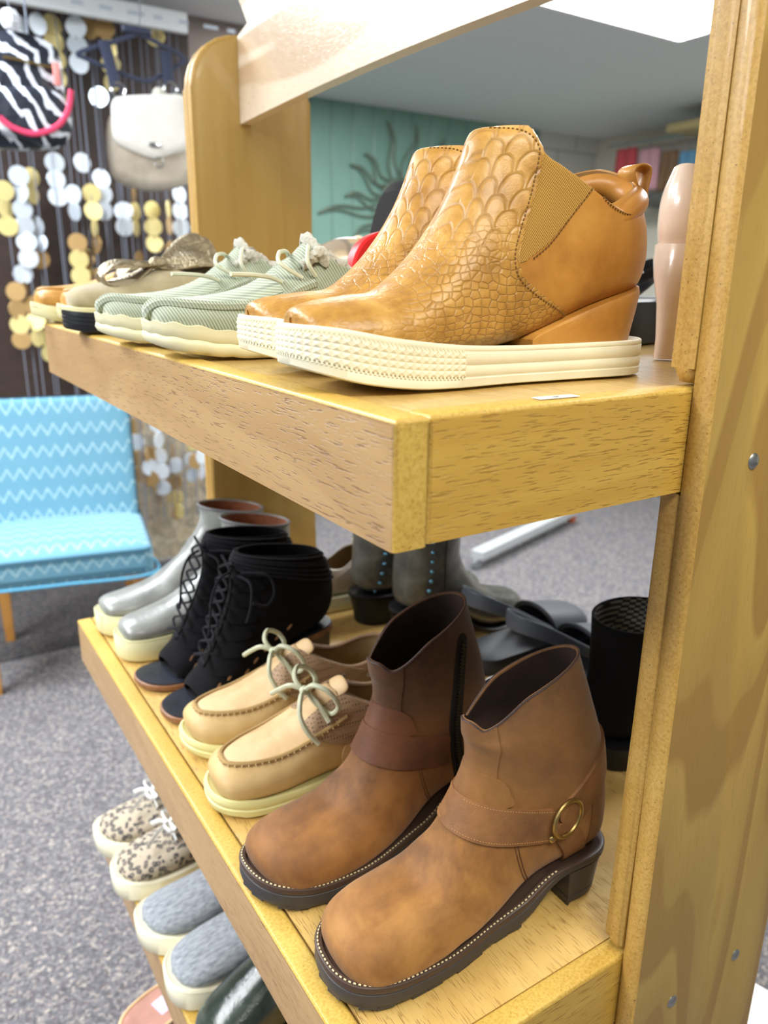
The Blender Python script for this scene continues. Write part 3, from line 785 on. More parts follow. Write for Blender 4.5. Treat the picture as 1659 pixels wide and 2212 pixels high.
def harness_boot(T, H, label, m, outer):
    A_, B_ = (m_nub, m_strap) if outer else (m_nub2, m_strap2)
    root = shoe_root('harness_boot', label, 'boot', T, H, ZM, 'brown harness boots at the near end of the middle shelf')
    la = Last(.300, .0500, .039, .0375, 2.5, m, .007)
    st = [(.006, .038, .007, .030, .004, 2.2, .4), (.009, .048, .012, .022, .027, 2.6, .36), (.022, .0585, .026, .018, .0425, 4, .30), (.046, .0655, .050, .017, .0488, 4, .28),
          (.076, .0705, .084, .016, .0500, 4, .28), (.100, .080, .120, .016, .0468, 4, .32), (.118, .098, .158, .020, .0415, 3.6, .38), (.130, .122, .205, .036, .0372, 3, .46),
          (.137, .140, .255, .043, .0365, 3, .48), (.143, .155, .292, .048, .0370, 2.6, .5), (.146, .168, .302, .072, .0370, 2.2, .5), (.145, .182, .298, .112, .0385, 2.1, .5),
          (.142, .190, .289, .160, .038, 2.1, .5), (.140, .199, .274, .204, .035 if not outer else .031, 2.1, .5), (.138, .209, .258, .247, .032 if not outer else .0235, 2.0, .5)]
    def fold(p, u):
        x, y, z = p; k = sst(u, .84, 1.)
        z += k*(-.012*sst(x, .138, .150)*(1-sst(x, .15, .19))+.004*math.sin((x-.138)*18))
        # creases across the vamp
        c = math.exp(-((x-.088)/.017)**2-((z-.076)/.018)**2)
        y2 = y; z -= .0060*c*math.exp(-(y/.020)**2)
        c2 = math.exp(-((x-.112)/.010)**2)*math.exp(-((abs(y)-.030)/.014)**2); z += .0028*c2
        return (x, y2, z)
    up = Upper(st, la, 100, 92, fold=fold)
    up.build(root, A_, m_dlin, .0026, .45)
    mb = MB()
    cnt = in_poly([(.244, .0), (.262, .060), (.264, .090), (.262, .110), (.30, .130), (.36, .120), (.36, .0)], False)
    P, F = up.panel(lambda x, y, z: cnt(x, z), .0011); MB().add(P, F).build('heel_counter', B_, root)
    # strap across the instep, ring, straps to heel and down
    sb = band([(.085, .140), (.118, .128), (.150, .117), (.184, .108), (.212, .101)], .0165)
    side = -1
    def f1(x, y, z):
        return min(sb(x, z), .212-x+.0005)
    P, F = up.panel(f1, .0030); MB().add(P, F).build('instep_strap', B_, root)
    if outer:
        s2 = band([(.236, .108), (.258, .126), (.286, .146), (.320, .165)], .0165); P, F = up.panel(lambda x, y, z: s2(x, z), .0030); MB().add(P, F).build('heel_strap', B_, root)
        s3 = band([(.228, .090), (.243, .066), (.250, .040), (.252, .010)], .0125); P, F = up.panel(lambda x, y, z: s3(x, z), .0032); MB().add(P, F).build('side_strap', B_, root)
        for sd in (-1, 1):
            c, nn = up.hit(.226, .106, sd)
            if c is None: continue
            v, f = torus_vf(tuple(c+Vector((0, sd*.0052, 0))), .0180, .0021, (0.12, sd, .0)); MB().add(v, f).build('harness_ring', m_gold, root)
            c2, _ = up.hit(.212, .088, sd); v, f = sphere_vf(tuple(c2+Vector((0, sd*.0036, 0))), .0042, sc=(1, .6, 1)); MB().add(v, f).build('rivet', m_gold, root)
        for sd in (-1, 1):
            st_ = MB()
            for o in (-.0148, .0148):
                st_.v += []; line = [(.088, .140+o), (.118, .128+o), (.150, .117+o), (.190, .107+o), (.216, .100+o)]
                q_ = MB(); stitches(q_, up.drape(line, sd, .0031, 80), .0026, .00035); q_.build('strap_stitching', flat('tan_thread', C(176, 130, 76), .8), root)
    else:
        zl = [(.232, .215), (.224, .180), (.221, .14), (.226, .09), (.238, .052)]
        dk = band(zl, .0085); P, F = up.panel(lambda x, y, z: min(dk(x, z), -y+.0), .0006); MB().add(P, F).build('zip_tape', m_blin, root)
        zd = up.drape(zl, -1, .0022, 90); zb = MB()
        for i in range(len(zd)-1):
            v, f = bbox_vf(-.0022, .0022, -.0006, .0008, -.0006, .0006); zb.add(xform(v, Matrix.Translation(Vector(zd[i])+Vector((.0010*(-1)**i, 0, 0)))), f)
        zb.build('zip', flat('gunmetal_zip', C(58, 56, 58), .35, .8), root)
        p_ = zd[-1]; v, f = bbox_vf(-.003, .003, -.0015, .0015, -.007, .004, .001, 2); MB().add(xform(v, Matrix.Translation(Vector(p_)+Vector((0, -.002, 0)))), f).build('zip_pull', m_gold, root)
    # front seam strip and rounded tab under the strap
    fs = MB()
    strip = in_poly([(.12, .150), (.12, .235), (.1585, .235), (.1600, .150)], False)
    P, F = up.panel(lambda x, y, z: strip(x, z), .0010); MB().add(P, F).build('front_strip', A_, root)
    tabp = in_poly([(.10, .135), (.10, .170), (.150, .160), (.166, .152), (.170, .142), (.168, .130)], True)
    P, F = up.panel(lambda x, y, z: tabp(x, z), .0018); MB().add(P, F).build('instep_tab', B_ if not outer else A_, root)
    sm = MB()
    for sd in (-1, 1):
        for k in (0, .0032):
            seam(sm, up.drape([(.170+k, .106), (.176+k, .078), (.188+k, .050), (.214+k, .024)], sd, .0003, 40), .00055)
    sm.build('side_seam', flat('brown_thread', C(96, 62, 34), .8), root)
    sm = MB(); R = up.ring(-1, 0); R = np.vstack([R, R[:1]]); v, f = tube_vf(resample(R, 90), .0011, 6); sm.add(v, f); sm.build('collar_edge', m_dlin, root)
    lug_sole(root, la, .300, .236, .046)
    return root
harness_boot((.236, .450), (.540, .436), 'brown leather harness boot with brass ring nearest the camera on the middle shelf', 1, True)
harness_boot((.224, .574), (.522, .598), 'darker brown harness boot with side zip, between ringed boot and beige boat shoes', -1, False)
# ================================================================== shared low-shoe pieces
def simple_sole(root, la, bot, top, mat, wide=.0025, lines=(), name='sole', bulge=.0, foxing=True):
    out = inset_loop(la.outline(54), -wide); b = prof1(bot); t_ = prof1(top)
    zf = lambda k: (lambda x: b(x)+(t_(x)-b(x))*k)
    lay = [(zf(0), .0025), (zf(.06), .0006-bulge)]
    for k in lines: lay += [(zf(k-.03), -bulge), (zf(k-.01), .0007-bulge), (zf(k+.01), .0007-bulge), (zf(k+.03), -bulge)]
    lay += [(zf(.90), -bulge*.6), (zf(.98), .0004), (zf(1.), .0014), (zf(.93), .005)]
    v, f = loft_outline(out, lay); o = MB().add(v, f).build(name, mat, root, angle=50)
    return out, zf
def lace(P, r, mat, root, name='lace', k=7, n=None):
    v, f = tube(P, r, k, n=n or max(14, len(P)*7)); return MB().add(v, f).build(name, mat, root)
def ridge(up, P, r, mat, root, name='seam_ridge', lift=.0008, n=90, top=True, side=-1):
    L = up.drape(P, side, lift, n, top=top); v, f = tube_vf(L, r, 7); return MB().add(v, f).build(name, mat, root), L
def apron(la, x0, x1, k, z=None, n=14):
    """U line of a moccasin toe seam in plan"""
    A = []
    for i in range(n):
        u = i/(n-1); x = x1+(x0-x1)*math.sin(u*PI/2); A.append((x, -la.w(max(x, .012))*k*(math.cos(u*PI/2)**.55 if u < 1 else 0)+la.off(x)))
    B = [(x, 2*la.off(x)-y) for x, y in A[:-1]][::-1]
    return A+B
# ------------------------------------------------------------------ sage corduroy moccasins
def cord(name, c1, c2, f=2600., ang=.5, ax=0):
    t = NT(name); s_ = t.sep()
    k = t.ma('ADD', t.ma('MULTIPLY', s_[0], math.cos(ang)), t.ma('MULTIPLY', s_[2], math.sin(ang)))
    wv = t.ma('SINE', t.ma('MULTIPLY', k, f)); w1 = t.ma('MULTIPLY', t.ma('ADD', wv, 1.), .5)
    t.bump(t.ma('ADD', w1, t.ma('MULTIPLY', t.noise(1200, 2), .4)), .8, .0008)
    return t.fin(t.mix(w1, c2, t.mix(t.noise(16, 4), c1, mul(c1, .86))), .95, 0, .15, sheen=.4)
m_sage = cord('sage_corduroy', C(192, 200, 180), C(138, 148, 128), 2500, .45)
m_sage2 = cord('sage_corduroy_apron', C(188, 197, 176), C(140, 150, 130), 2500, 1.5)
m_sagel = flat('sage_cord_lace', C(204, 208, 186), .85)
def fluff(name, c):
    t = NT(name); t.bump(t.ma('ADD', t.noise(260, 5, rough=.8), t.vor(240)), 1., .004); return t.fin(t.mix(t.noise(90, 3), mul(c, .88), c), 1., 0, .1, sheen=.6)
m_fleece = fluff('cream_fleece', C(240, 238, 220))
def fleece_rim(root, up, r, mat, a=.0, name='fleece_collar', xmin=None):
    R = up.ring(-1, .004); R = resample(np.vstack([R, R[:1]]), 160)[:-1]
    if xmin is not None: pass
    rr = np.random.default_rng(5); jit = rr.normal(0, 1, (len(R), 3))*.0011; R = R+jit
    v, f = tube_vf(R, r*(1+.22*rr.normal(0, 1, len(R))), 9, closed=True); return MB().add(v, f).build(name, mat, root)
def sage_moc(T, H, label, m, lx):
    root = shoe_root('corduroy_moccasin', label, 'shoe', T, H, ZT, 'sage corduroy moccasins in the middle of the top shelf front row')
    la = Last(.272, .0475, .038, .036, 2.5, m, .006)
    st = [(.003, .036, .004, .031, .003, 2.4, .5), (.005, .044, .008, .024, .026, 2.6, .5), (.016, .049, .018, .020, .038, 3, .5), (.036, .050, .038, .017, .0445, 3, .5),
          (.065, .053, .068, .015, .0465, 3, .48), (.092, .060, .098, .015, .0455, 3, .46), (.112, .070, .132, .015, .0425, 3, .46), (.128, .082, .175, .017, .0395, 3, .48),
          (.140, .088, .225, .019, .0375, 3, .5), (.146, .092, .262, .023, .036, 2.6, .5), (.150, .094, .271, .038, .0355, 2.3, .5), (.153, .096, .271, .050, .035, 2.2, .5), (.155, .097, .268, .062, .034, 2.2, .5)]
    def fold(p, u):
        x, y, z = p
        z -= .020*sst(u, .8, 1.)*math.exp(-((x-.205)/.035)**2)
        # rolled edge above the side wall
        return (x, y, z)
    up = Upper(st, la, 84, 72, fold=fold)
    up.build(root, m_sage, m_fleece, .004, .4)
    ap = in_poly(apron(la, .006, .165, .86), False)
    P, F = up.panel(lambda x, y, z: min(ap(x, y), z-.035, .175-x), .0022); MB().add(P, F).build('apron', m_sage2, root)
    ridge(up, apron(la, .003, .150, .92), .0048, m_sage, root, 'rolled_seam', .0012)
    fleece_rim(root, up, .0062, m_fleece)
    # upright tongue and the flared eyelet flaps
    tg = MB(); V = []; F = []; nn = 9; mm = 7
    for i in range(nn):
        u = i/(nn-1)
        for j in range(mm):
            w = (j/(mm-1)-.5)*2
            V.append((.116+.036*u+.010*w*w, w*(.017+.010*math.sin(u*PI*.75)), .070+.036*u-.008*w*w*u-(.014*w*w if u > .9 else 0)))
    for i in range(nn-1):
        for j in range(mm-1): a = i*mm+j; F.append((a, a+1, a+mm+1, a+mm))
    o = tg.add(V, F).build('tongue', m_sage, root); md = o.modifiers.new('thick', 'SOLIDIFY'); md.thickness = .004; o.modifiers.new('soft', 'SUBSURF').levels = 1
    ed = [V[i*mm] for i in range(3, nn)]+[V[(nn-1)*mm+j] for j in range(1, mm)]+[V[i*mm+mm-1] for i in range(nn-2, 2, -1)]
    v, f = tube(ed, .0052, 8, n=50); rr = np.random.default_rng(3); v = [tuple(np.array(p)+rr.normal(0, .0009, 3)) for p in v]; MB().add(v, f).build('fleece_edge', m_fleece, root)
    sx = -1
    for sd in (-1, 1):
        fl = in_poly([(.118, .060), (.126, .084), (.148, .104), (.176, .094), (.200, .070), (.195, .040), (.140, .045)], True)
        P, F = up.panel(lambda x, y, z: min(fl(x, z), sd*y-.004), .0024); MB().add(P, F).build('eyelet_flap', m_sage, root)
    e = la.off(.13)
    lace([(.120, -.030+e, .066), (.108, -.036+e, .070), (.092, -.046+e, .072), (.078, -.056+e, .0725), (.066, -.062+e, .0725)], .0021, m_sagel, root, 'lace_end')
    lace([(.138, -.036+e, .070), (.118, -.034+e, .082), (.122, -.016+e, .092), (.134, .002+e, .094), (.142, .020+e, .090)], .0020, m_sagel, root)
    lace([(.150, -.038+e, .072), (.142, -.040+e, .084), (.146, -.028+e, .096), (.153, -.010+e, .100)], .0020, m_sagel, root)
    # soft white sole with a wavy upper edge
    out = inset_loop(la.outline(90), -.0030); b = prof1([(-.004, .0135), (.012, .009), (.04, .004), (.075, .0005), (.12, 0), (.20, 0), (.28, .003)]); n = len(out)
    t_ = lambda x, i: .033-.010*sst(x, .0, .09)+.001*math.sin(i*.9)
    V = []; F = []; LV = [(0, .004), (.08, .001), (.30, -.0012), (.46, -.0004), (.5, .0010), (.54, -.0002), (.8, -.0006), (.97, -.0008), (1.0, .0012), (.9, .005)]
    for k, ins in LV:
        Q = inset_loop(out, ins)
        for i, (x, y) in enumerate(Q):
            z0 = b(out[i][0]); z1 = t_(out[i][0], i); sc = (.0009*math.cos(i*1.05) if k < .2 and .03 < x < .2 else 0)
            V.append((x, y, z0+(z1-z0)*k+max(sc, 0)))
    for i in range(len(LV)-1): F += [(i*n+j, i*n+(j+1) % n, (i+1)*n+(j+1) % n, (i+1)*n+j) for j in range(n)]
    F.append(tuple(range(n))[::-1]); F.append(tuple((len(LV)-1)*n+j for j in range(n)))
    MB().add(V, F).build('sole', m_white2, root, angle=60)
    # rolled pull loop at the back of the heel
    v, f = tube([(.262, -.012, .070), (.272, -.012, .082), (.280, 0, .088), (.272, .012, .082), (.262, .012, .070)], .0035, 8); MB().add(v, f).build('heel_loop', m_sage, root)
    return root
sage_moc((.207, .718), (.472, .674), 'sage corduroy moccasin with fleece lining, beside the mustard wedge sneakers', 1, 0)
sage_moc((.200, .862), (.462, .824), 'sage corduroy moccasin with fleece lining, beside the taupe bow loafer', -1, 0)

# ------------------------------------------------------------------ taupe loafers with metallic bows
m_taupe = suede('taupe_suede', C(196, 184, 150), C(160, 148, 116), 30)
def crinkle(name, c1, c2):
    t = NT(name); a = t.noise(45, 5, rough=.7, dist=.6); t.bump(t.ma('ADD', a, t.noise(300, 3)), .8, .003)
    return t.fin(t.mix(a, c1, c2), .34, .75)
m_foil = crinkle('crinkled_pewter_leather', C(112, 102, 84), C(186, 172, 140))
m_blacksole = rubber('black_platform_rubber', C(28, 30, 36), .45)
def bow_loafer(T, H, label, m):
    root = shoe_root('bow_loafer', label, 'shoe', T, H, ZT, 'taupe suede loafers with metallic bows')
    la = Last(.262, .0430, .035, .034, 2.4, m, .005)
    st = [(.003, .038, .004, .034, .003, 2.3, .45), (.006, .050, .008, .030, .024, 2.4, .45), (.018, .057, .020, .028, .034, 2.8, .42), (.040, .061, .042, .026, .040, 3, .4),
          (.070, .066, .072, .025, .0415, 3, .4), (.095, .072, .110, .024, .040, 3, .42), (.112, .077, .170, .024, .036, 3, .46), (.122, .080, .235, .026, .034, 2.8, .5), (.128, .081, .258, .040, .0335, 2.3, .5), (.132, .081, .258, .056, .033, 2.2, .5), (.136, .080, .256, .072, .032, 2.2, .5)]
    def fold(p, u):
        x, y, z = p; z -= .018*sst(u, .8, 1.)*math.exp(-((x-.19)/.04)**2); return (x, y, z)
    up = Upper(st, la, 72, 64, fold=fold); up.build(root, m_taupe, m_lin, .0025, .4)
    out, zf = simple_sole(root, la, [(-.004, .007), (.03, .002), (.07, 0), (.27, 0)], [(-.004, .030), (.05, .027), (.27, .027)], m_blacksole, .0035, (.3, .5, .7))
    v, f = loft_outline(inset_loop(out, .0008), [(zf(.98), -.0006), (zf(1.16), -.0008), (zf(1.20), .0008), (zf(1.15), .004)]); MB().add(v, f).build('welt', m_cream, root)
    # knotted bow lying along the vamp
    def loop(sg, big, lift, droop):
        V = []; F = []; n, k = 30, 11
        for i in range(n):
            a = 2*PI*i/(n-1); r = big*(.5-.5*math.cos(a)); th_ = .30*math.sin(a)
            cx, cz = r*math.cos(th_), r*math.sin(th_)
            for j in range(k):
                w = (j/(k-1)-.5)*2; wd = .006+.026*(r/big)**.8
                V.append((.118+sg*cx, w*wd+.003*math.sin(a*3+w*3), .084+cz*.8+lift*cx+w*wd*droop+.003*math.sin(w*5+a*2)))
        for i in range(n-1):
            for j in range(k-1): q = i*k+j; F.append((q, q+1, q+k+1, q+k))
        o = MB().add(V, F).build('bow_loop', m_foil, root); o.modifiers.new('t', 'SOLIDIFY').thickness = .0012; return o
    loop(-1, .072, -.22, .10); loop(1, .070, .20, .75)
    v, f = sphere_vf((.118, .0, .086), .011, 14, 10, (1.0, .8, .8)); MB().add(v, f).build('bow_knot', m_foil, root)
    return root
bow_loafer((.203, 1.050), (.462, 1.034), 'taupe suede loafer with big metallic bow and black sole, beside the sage moccasins', 1)
bow_loafer((.250, 1.140), (.506, 1.130), 'taupe loafer mostly hidden behind the front loafer with metallic bow', -1)
# ------------------------------------------------------------------ small tan moccasins at the far end
m_honey = leather('honey_leather', C(206, 158, 84), C(176, 128, 60), .45, 30)
def tan_moc(T, H, label, m):
    root = shoe_root('tan_moccasin', label, 'shoe', T, H, ZT, 'tan moccasins at the far end of the top shelf')
    la = Last(.250, .0390, .033, .033, 2.5, m, .004)
    st = [(.003, .032, .004, .028, .003, 2.3, .5), (.006, .044, .008, .024, .024, 2.5, .5), (.018, .052, .020, .022, .032, 3, .5), (.045, .055, .046, .020, .037, 3, .5), (.080, .060, .085, .018, .038, 3, .48),
          (.105, .068, .140, .018, .036, 3, .48), (.118, .074, .210, .018, .033, 3, .5), (.124, .076, .244, .030, .032, 2.5, .5), (.128, .076, .247, .048, .031, 2.2, .5), (.132, .074, .244, .062, .030, 2.2, .5)]
    up = Upper(st, la, 60, 56); up.build(root, m_honey, m_lin, .0025, .4)
    ridge(up, apron(la, .010, .125, .80), .0020, m_honey, root)
    simple_sole(root, la, [(-.004, .012), (.03, .003), (.07, 0), (.26, 0)], [(-.004, .032), (.05, .024), (.26, .022)], m_cream, .003, (.55,))
    return root
tan_moc((.230, 1.224), (.474, 1.218), 'tan moccasin with cream sole, between the bow loafer and the farthest tan moccasin', 1)
tan_moc((.208, 1.306), (.452, 1.300), 'farthest tan moccasin with cream sole at the end of the top shelf', -1)

# ================================================================== back row of the top shelf
# nude pump, seen from the heel
m_nude = leather('nude_patent_leather', C(230, 208, 188), C(214, 190, 168), .25, 14, 900, .04, coat=.4)
def pump(T, a, z, label):
    root = empty('high_heel_pump', (T[0], T[1], z), a, label=label, cat='shoe')
    st = [(.235, .030, .236, .010, .003, 2.2, .4), (.228, .036, .228, .006, .020, 2.4, .4), (.205, .044, .205, .004, .034, 3, .4), (.170, .052, .160, .006, .038, 3, .4), (.150, .064, .110, .030, .033, 3, .45),
          (.135, .085, .060, .070, .030, 3, .5), (.118, .105, .020, .093, .030, 2.6, .5), (.110, .120, .003, .108, .030, 2.3, .5), (.102, .132, -.003, .128, .029, 2.2, .5), (.095, .142, -.001, .150, .027, 2.2, .5), (.088, .148, .006, .172, .021, 2.1, .5)]
    def fold(p, u):
        x, y, z = p; z -= .030*sst(u, .72, 1.)*math.exp(-((x-.085)/.035)**2)*1.; return (x, y, z)
    up = Upper(st, None, 72, 60, fold=fold); up.build(root, m_nude, m_lin, .002, .35)
    V = []; F = []; k = 22; lv = [(.0, .0085, .0085, .010), (.003, .009, .0085, .010), (.02, .0095, .009, .011), (.05, .013, .0125, .014), (.075, .021, .020, .020), (.092, .031, .027, .030), (.104, .036, .0285, .036)]
    for h, a_, b_, c_ in lv:
        for j in range(k):
            t_ = 2*PI*j/k; V.append((c_+a_*math.cos(t_)-.0045*(h < .09), b_*math.sin(t_), h))
    for i in range(len(lv)-1): F += [(i*k+j, i*k+(j+1) % k, (i+1)*k+(j+1) % k, (i+1)*k+j) for j in range(k)]
    F.append(tuple(range(k))[::-1]); F.append(tuple((len(lv)-1)*k+j for j in range(k)))
    MB().add(V, F).build('heel', m_nude, root)
    s2 = MB(); seam(s2, up.drape([(.012, .100), (.018, .120), (.022, .145), (.024, .160)], -1, .0003, 30), .0007); s2.build('back_seam', flat('nude_seam', C(170, 136, 112), .5), root)
    return root
pump((.627, .487), .30, ZT, 'glossy nude high-heel pump seen from its heel behind the near post')
# black platform sandals with crystals
m_crys = NT('crystals').fin((.95, .97, 1), .05, .3)
m_suedeb = suede('black_suede', C(26, 26, 30), C(14, 14, 18), 30, .15)
def black_platform(T, a, z, label, hh=.0, mat=None):
    root = empty('platform_sandal', (T[0], T[1], z), a, label=label, cat='shoe', group='black crystal sandals on the top shelf back row')
    la = Last(.225, .040, .034, .034, 2.2, 1, .0)
    out = la.outline(40)
    v, f = loft_outline(out, [(0, .002), (.002, 0), (.020, 0), (.048, -.0005), (.051, .003)]); MB().add(v, f).build('platform', m_black, root)
    st = [(.006, .052, .010, .048, .028, 3, .4), (.020, .074, .020, .046, .036, 3, .4), (.05, .086, .05, .046, .038, 3, .4), (.075, .088, .08, .046, .037, 3, .4)]
    sp = Upper(st, la, 20, 40); V = sp.V.reshape(-1, 3); MB().add(V, sp.faces()).build('toe_strap', m_suedeb, root)
    P = []
    for i in range(20):
        a_ = PI*i/19; P.append((.13+.095*math.sin(a_)*1., .034*math.cos(a_), .055+.040*math.sin(a_)))
    v, f = tube_vf(np.array(P), .007, 8, flat=.3); MB().add(v, f).build('ankle_strap', m_suedeb, root)
    cr = MB()
    for i in range(7):
        q = catm(np.array(P), 60)[10+i*6]; v, f = sphere_vf((q[0], q[1], q[2]+.006), .0024, 6, 4); cr.add(v, f)
    cr.build('crystals', m_crys, root); return root
black_platform((.655, .64), .1, ZT, 'black platform sandal with crystals beside the nude pump heel')
black_platform((.700, .72), .1, ZT, 'second black crystal sandal, behind the one beside the nude pump')
# black shoe standing on end behind the wedge sneakers
root = empty('black_flat', (at(838, 440, .80).x-.020, .897, ZT), 0, label='black flat with crystal trim standing upright behind the mustard wedge sneakers', cat='shoe')
la2 = Last(.235, .040, .031, .030, 2.2, 1, .004); out = la2.outline(36)
Mf = Matrix.Translation((.045, -.075, .181)) @ Matrix.Rotation(.24, 4, 'Y') @ Matrix.Rotation(PI/2, 4, 'Y') @ Matrix.Diagonal((1.38, .95, 1, 1))
v, f = loft_outline(out[:, :]*np.array((.56, .9)), [(0, .002), (.002, 0), (.012, -.0004), (.014, .002)]); MB().add(xform(v, Mf), f).build('sole', m_suedeb, root)
st = [(.003, .012, .004, .010, .003, 2.2, .4), (.008, .024, .010, .008, .022, 2.4, .4), (.025, .033, .026, .008, .032, 3, .4), (.050, .036, .060, .008, .034, 3, .4), (.062, .037, .105, .010, .030, 2.6, .5), (.066, .036, .124, .022, .026, 2.2, .5)]
sp = Upper(st, None, 40, 44); V = xform(list(map(tuple, sp.V.reshape(-1, 3))), Mf); MB().add(V, sp.faces()).build('upper', m_suedeb, root)
cr = MB()
for x, y, zz in ((.006, .024, .016), (.006, -.022, .016), (.100, -.030, .016), (.108, -.026, .020)):
    v, f = sphere_vf((x, y, zz), .0028, 6, 4); cr.add(xform(v, Mf), f)
cr.build('crystals', m_crys, root)
# red sandal sole, clear mule, fleece slipper behind the moccasins
m_red = rubber('red_foam', C(214, 32, 34), .4)
root = empty('red_flip_flop', (at(742, 530, .772).x, .772, ZT), .0, label='bright red flip-flop leaning up behind the mustard wedge sneakers', cat='sandal')
la3 = Last(.17, .042, .034, .034, 2.1, 1, .0); out = la3.outline(36)
Mr = Matrix.Translation((0, 0, .0615)) @ Matrix.Rotation(-.02, 4, 'Y') @ Matrix.Rotation(1.50, 4, 'X') @ Matrix.Scale(1.4, 4)
v, f = loft_outline(out, [(0, .002), (.002, 0), (.012, 0), (.014, .002)]); MB().add(xform(v, Mr), f).build('sole', m_red, root)
v, f = tube([(.05, 0, .013), (.06, .008, -.004), (.08, .020, -.006), (.10, .030, .004)], .004, 8); b1 = MB().add(xform(v, Mr), f)
v, f = tube([(.05, 0, .013), (.06, -.008, -.004), (.08, -.020, -.006), (.10, -.030, .004)], .004, 8); b1.add(xform(v, Mr), f); b1.build('thong_strap', m_red, root)
t = NT('clear_vinyl'); m_clear = t.fin((.86, .80, .68), .12, 0, .5, trans=.75)
root = empty('clear_mule', (.478, 1.00, ZT), .12, label='clear vinyl mule with bronze edge behind the sage moccasins', cat='shoe')
root.scale = (1.1, 1, 1.35); la4 = Last(.23, .040, .033, .033, 2.2, 1, 0.)
v, f = loft_outline(la4.outline(36), [(0, .002), (.002, 0), (.016, 0), (.018, .002)]); MB().add(v, f).build('sole', flat('bronze_sole', C(150, 120, 84), .4), root)
st = [(.02, .06, .022, .020, .034, 3, .4), (.05, .080, .05, .018, .040, 3, .4), (.085, .092, .085, .018, .041, 3, .4), (.118, .094, .11, .018, .040, 3, .4)]
sp = Upper(st, la4, 24, 48); MB().add(sp.V.reshape(-1, 3), sp.faces()).build('vinyl_band', m_clear, root)
v, f = tube_vf(resample(np.vstack([sp.V[-1], sp.V[-1][:1]]), 60), .0022, 6); MB().add(v, f).build('band_edge', flat('bronze_piping', C(140, 118, 90), .35, .5), root)
root = empty('fleece_slipper', (.50, .925, ZT), .05, label='cream fleece slipper tucked behind the sage moccasins', cat='slipper')
root.scale = (1, .9, 1.22); la5 = Last(.20, .044, .036, .036, 2.3, 1, 0.)
v, f = loft_outline(la5.outline(30), [(0, .002), (.002, 0), (.012, 0), (.014, .002)]); MB().add(v, f).build('sole', m_cream, root)
st = [(.003, .030, .004, .02, .003, 2.3, .5), (.008, .048, .010, .014, .028, 2.5, .5), (.03, .066, .03, .012, .040, 3, .5), (.07, .075, .075, .012, .044, 3, .5), (.10, .078, .14, .012, .041, 3, .5), (.11, .078, .192, .02, .036, 2.4, .5), (.115, .076, .198, .06, .035, 2.2, .5)]
sp = Upper(st, la5, 50, 48); sp.build(root, m_fleece, m_fleece, .004, .4); fleece_rim(root, sp, .007, m_fleece)
# ================================================================== beige boat shoes
m_beige = leather('beige_nubuck', C(214, 182, 136), C(194, 160, 112), .6, 18, 1000, .15, c3=C(222, 196, 156))
m_beige_s = leather('beige_side_leather', C(206, 176, 122), C(184, 152, 98), .55, 18, 1000, .15)
m_taupe2 = leather('taupe_collar_leather', C(156, 126, 96), C(132, 104, 78), .6, 30, 900, .2)
m_olace = leather('pale_rawhide_lace', C(206, 208, 178), C(180, 184, 156), .5, 60, 800, .2)
m_yel = rubber('pale_yellow_rubber', C(226, 222, 160), .5)
t = NT('perforated_leather'); d = t.vor(290, rnd=.05); hole = t.ramp(d, [(.24, (0, 0, 0)), (.32, (1, 1, 1))]); t.bump(hole, .6, .0012)
m_perf = t.fin(t.mix(hole, C(96, 74, 54), C(166, 136, 104)), .6)
m_sthr = flat('beige_thread', C(168, 138, 88), .8)
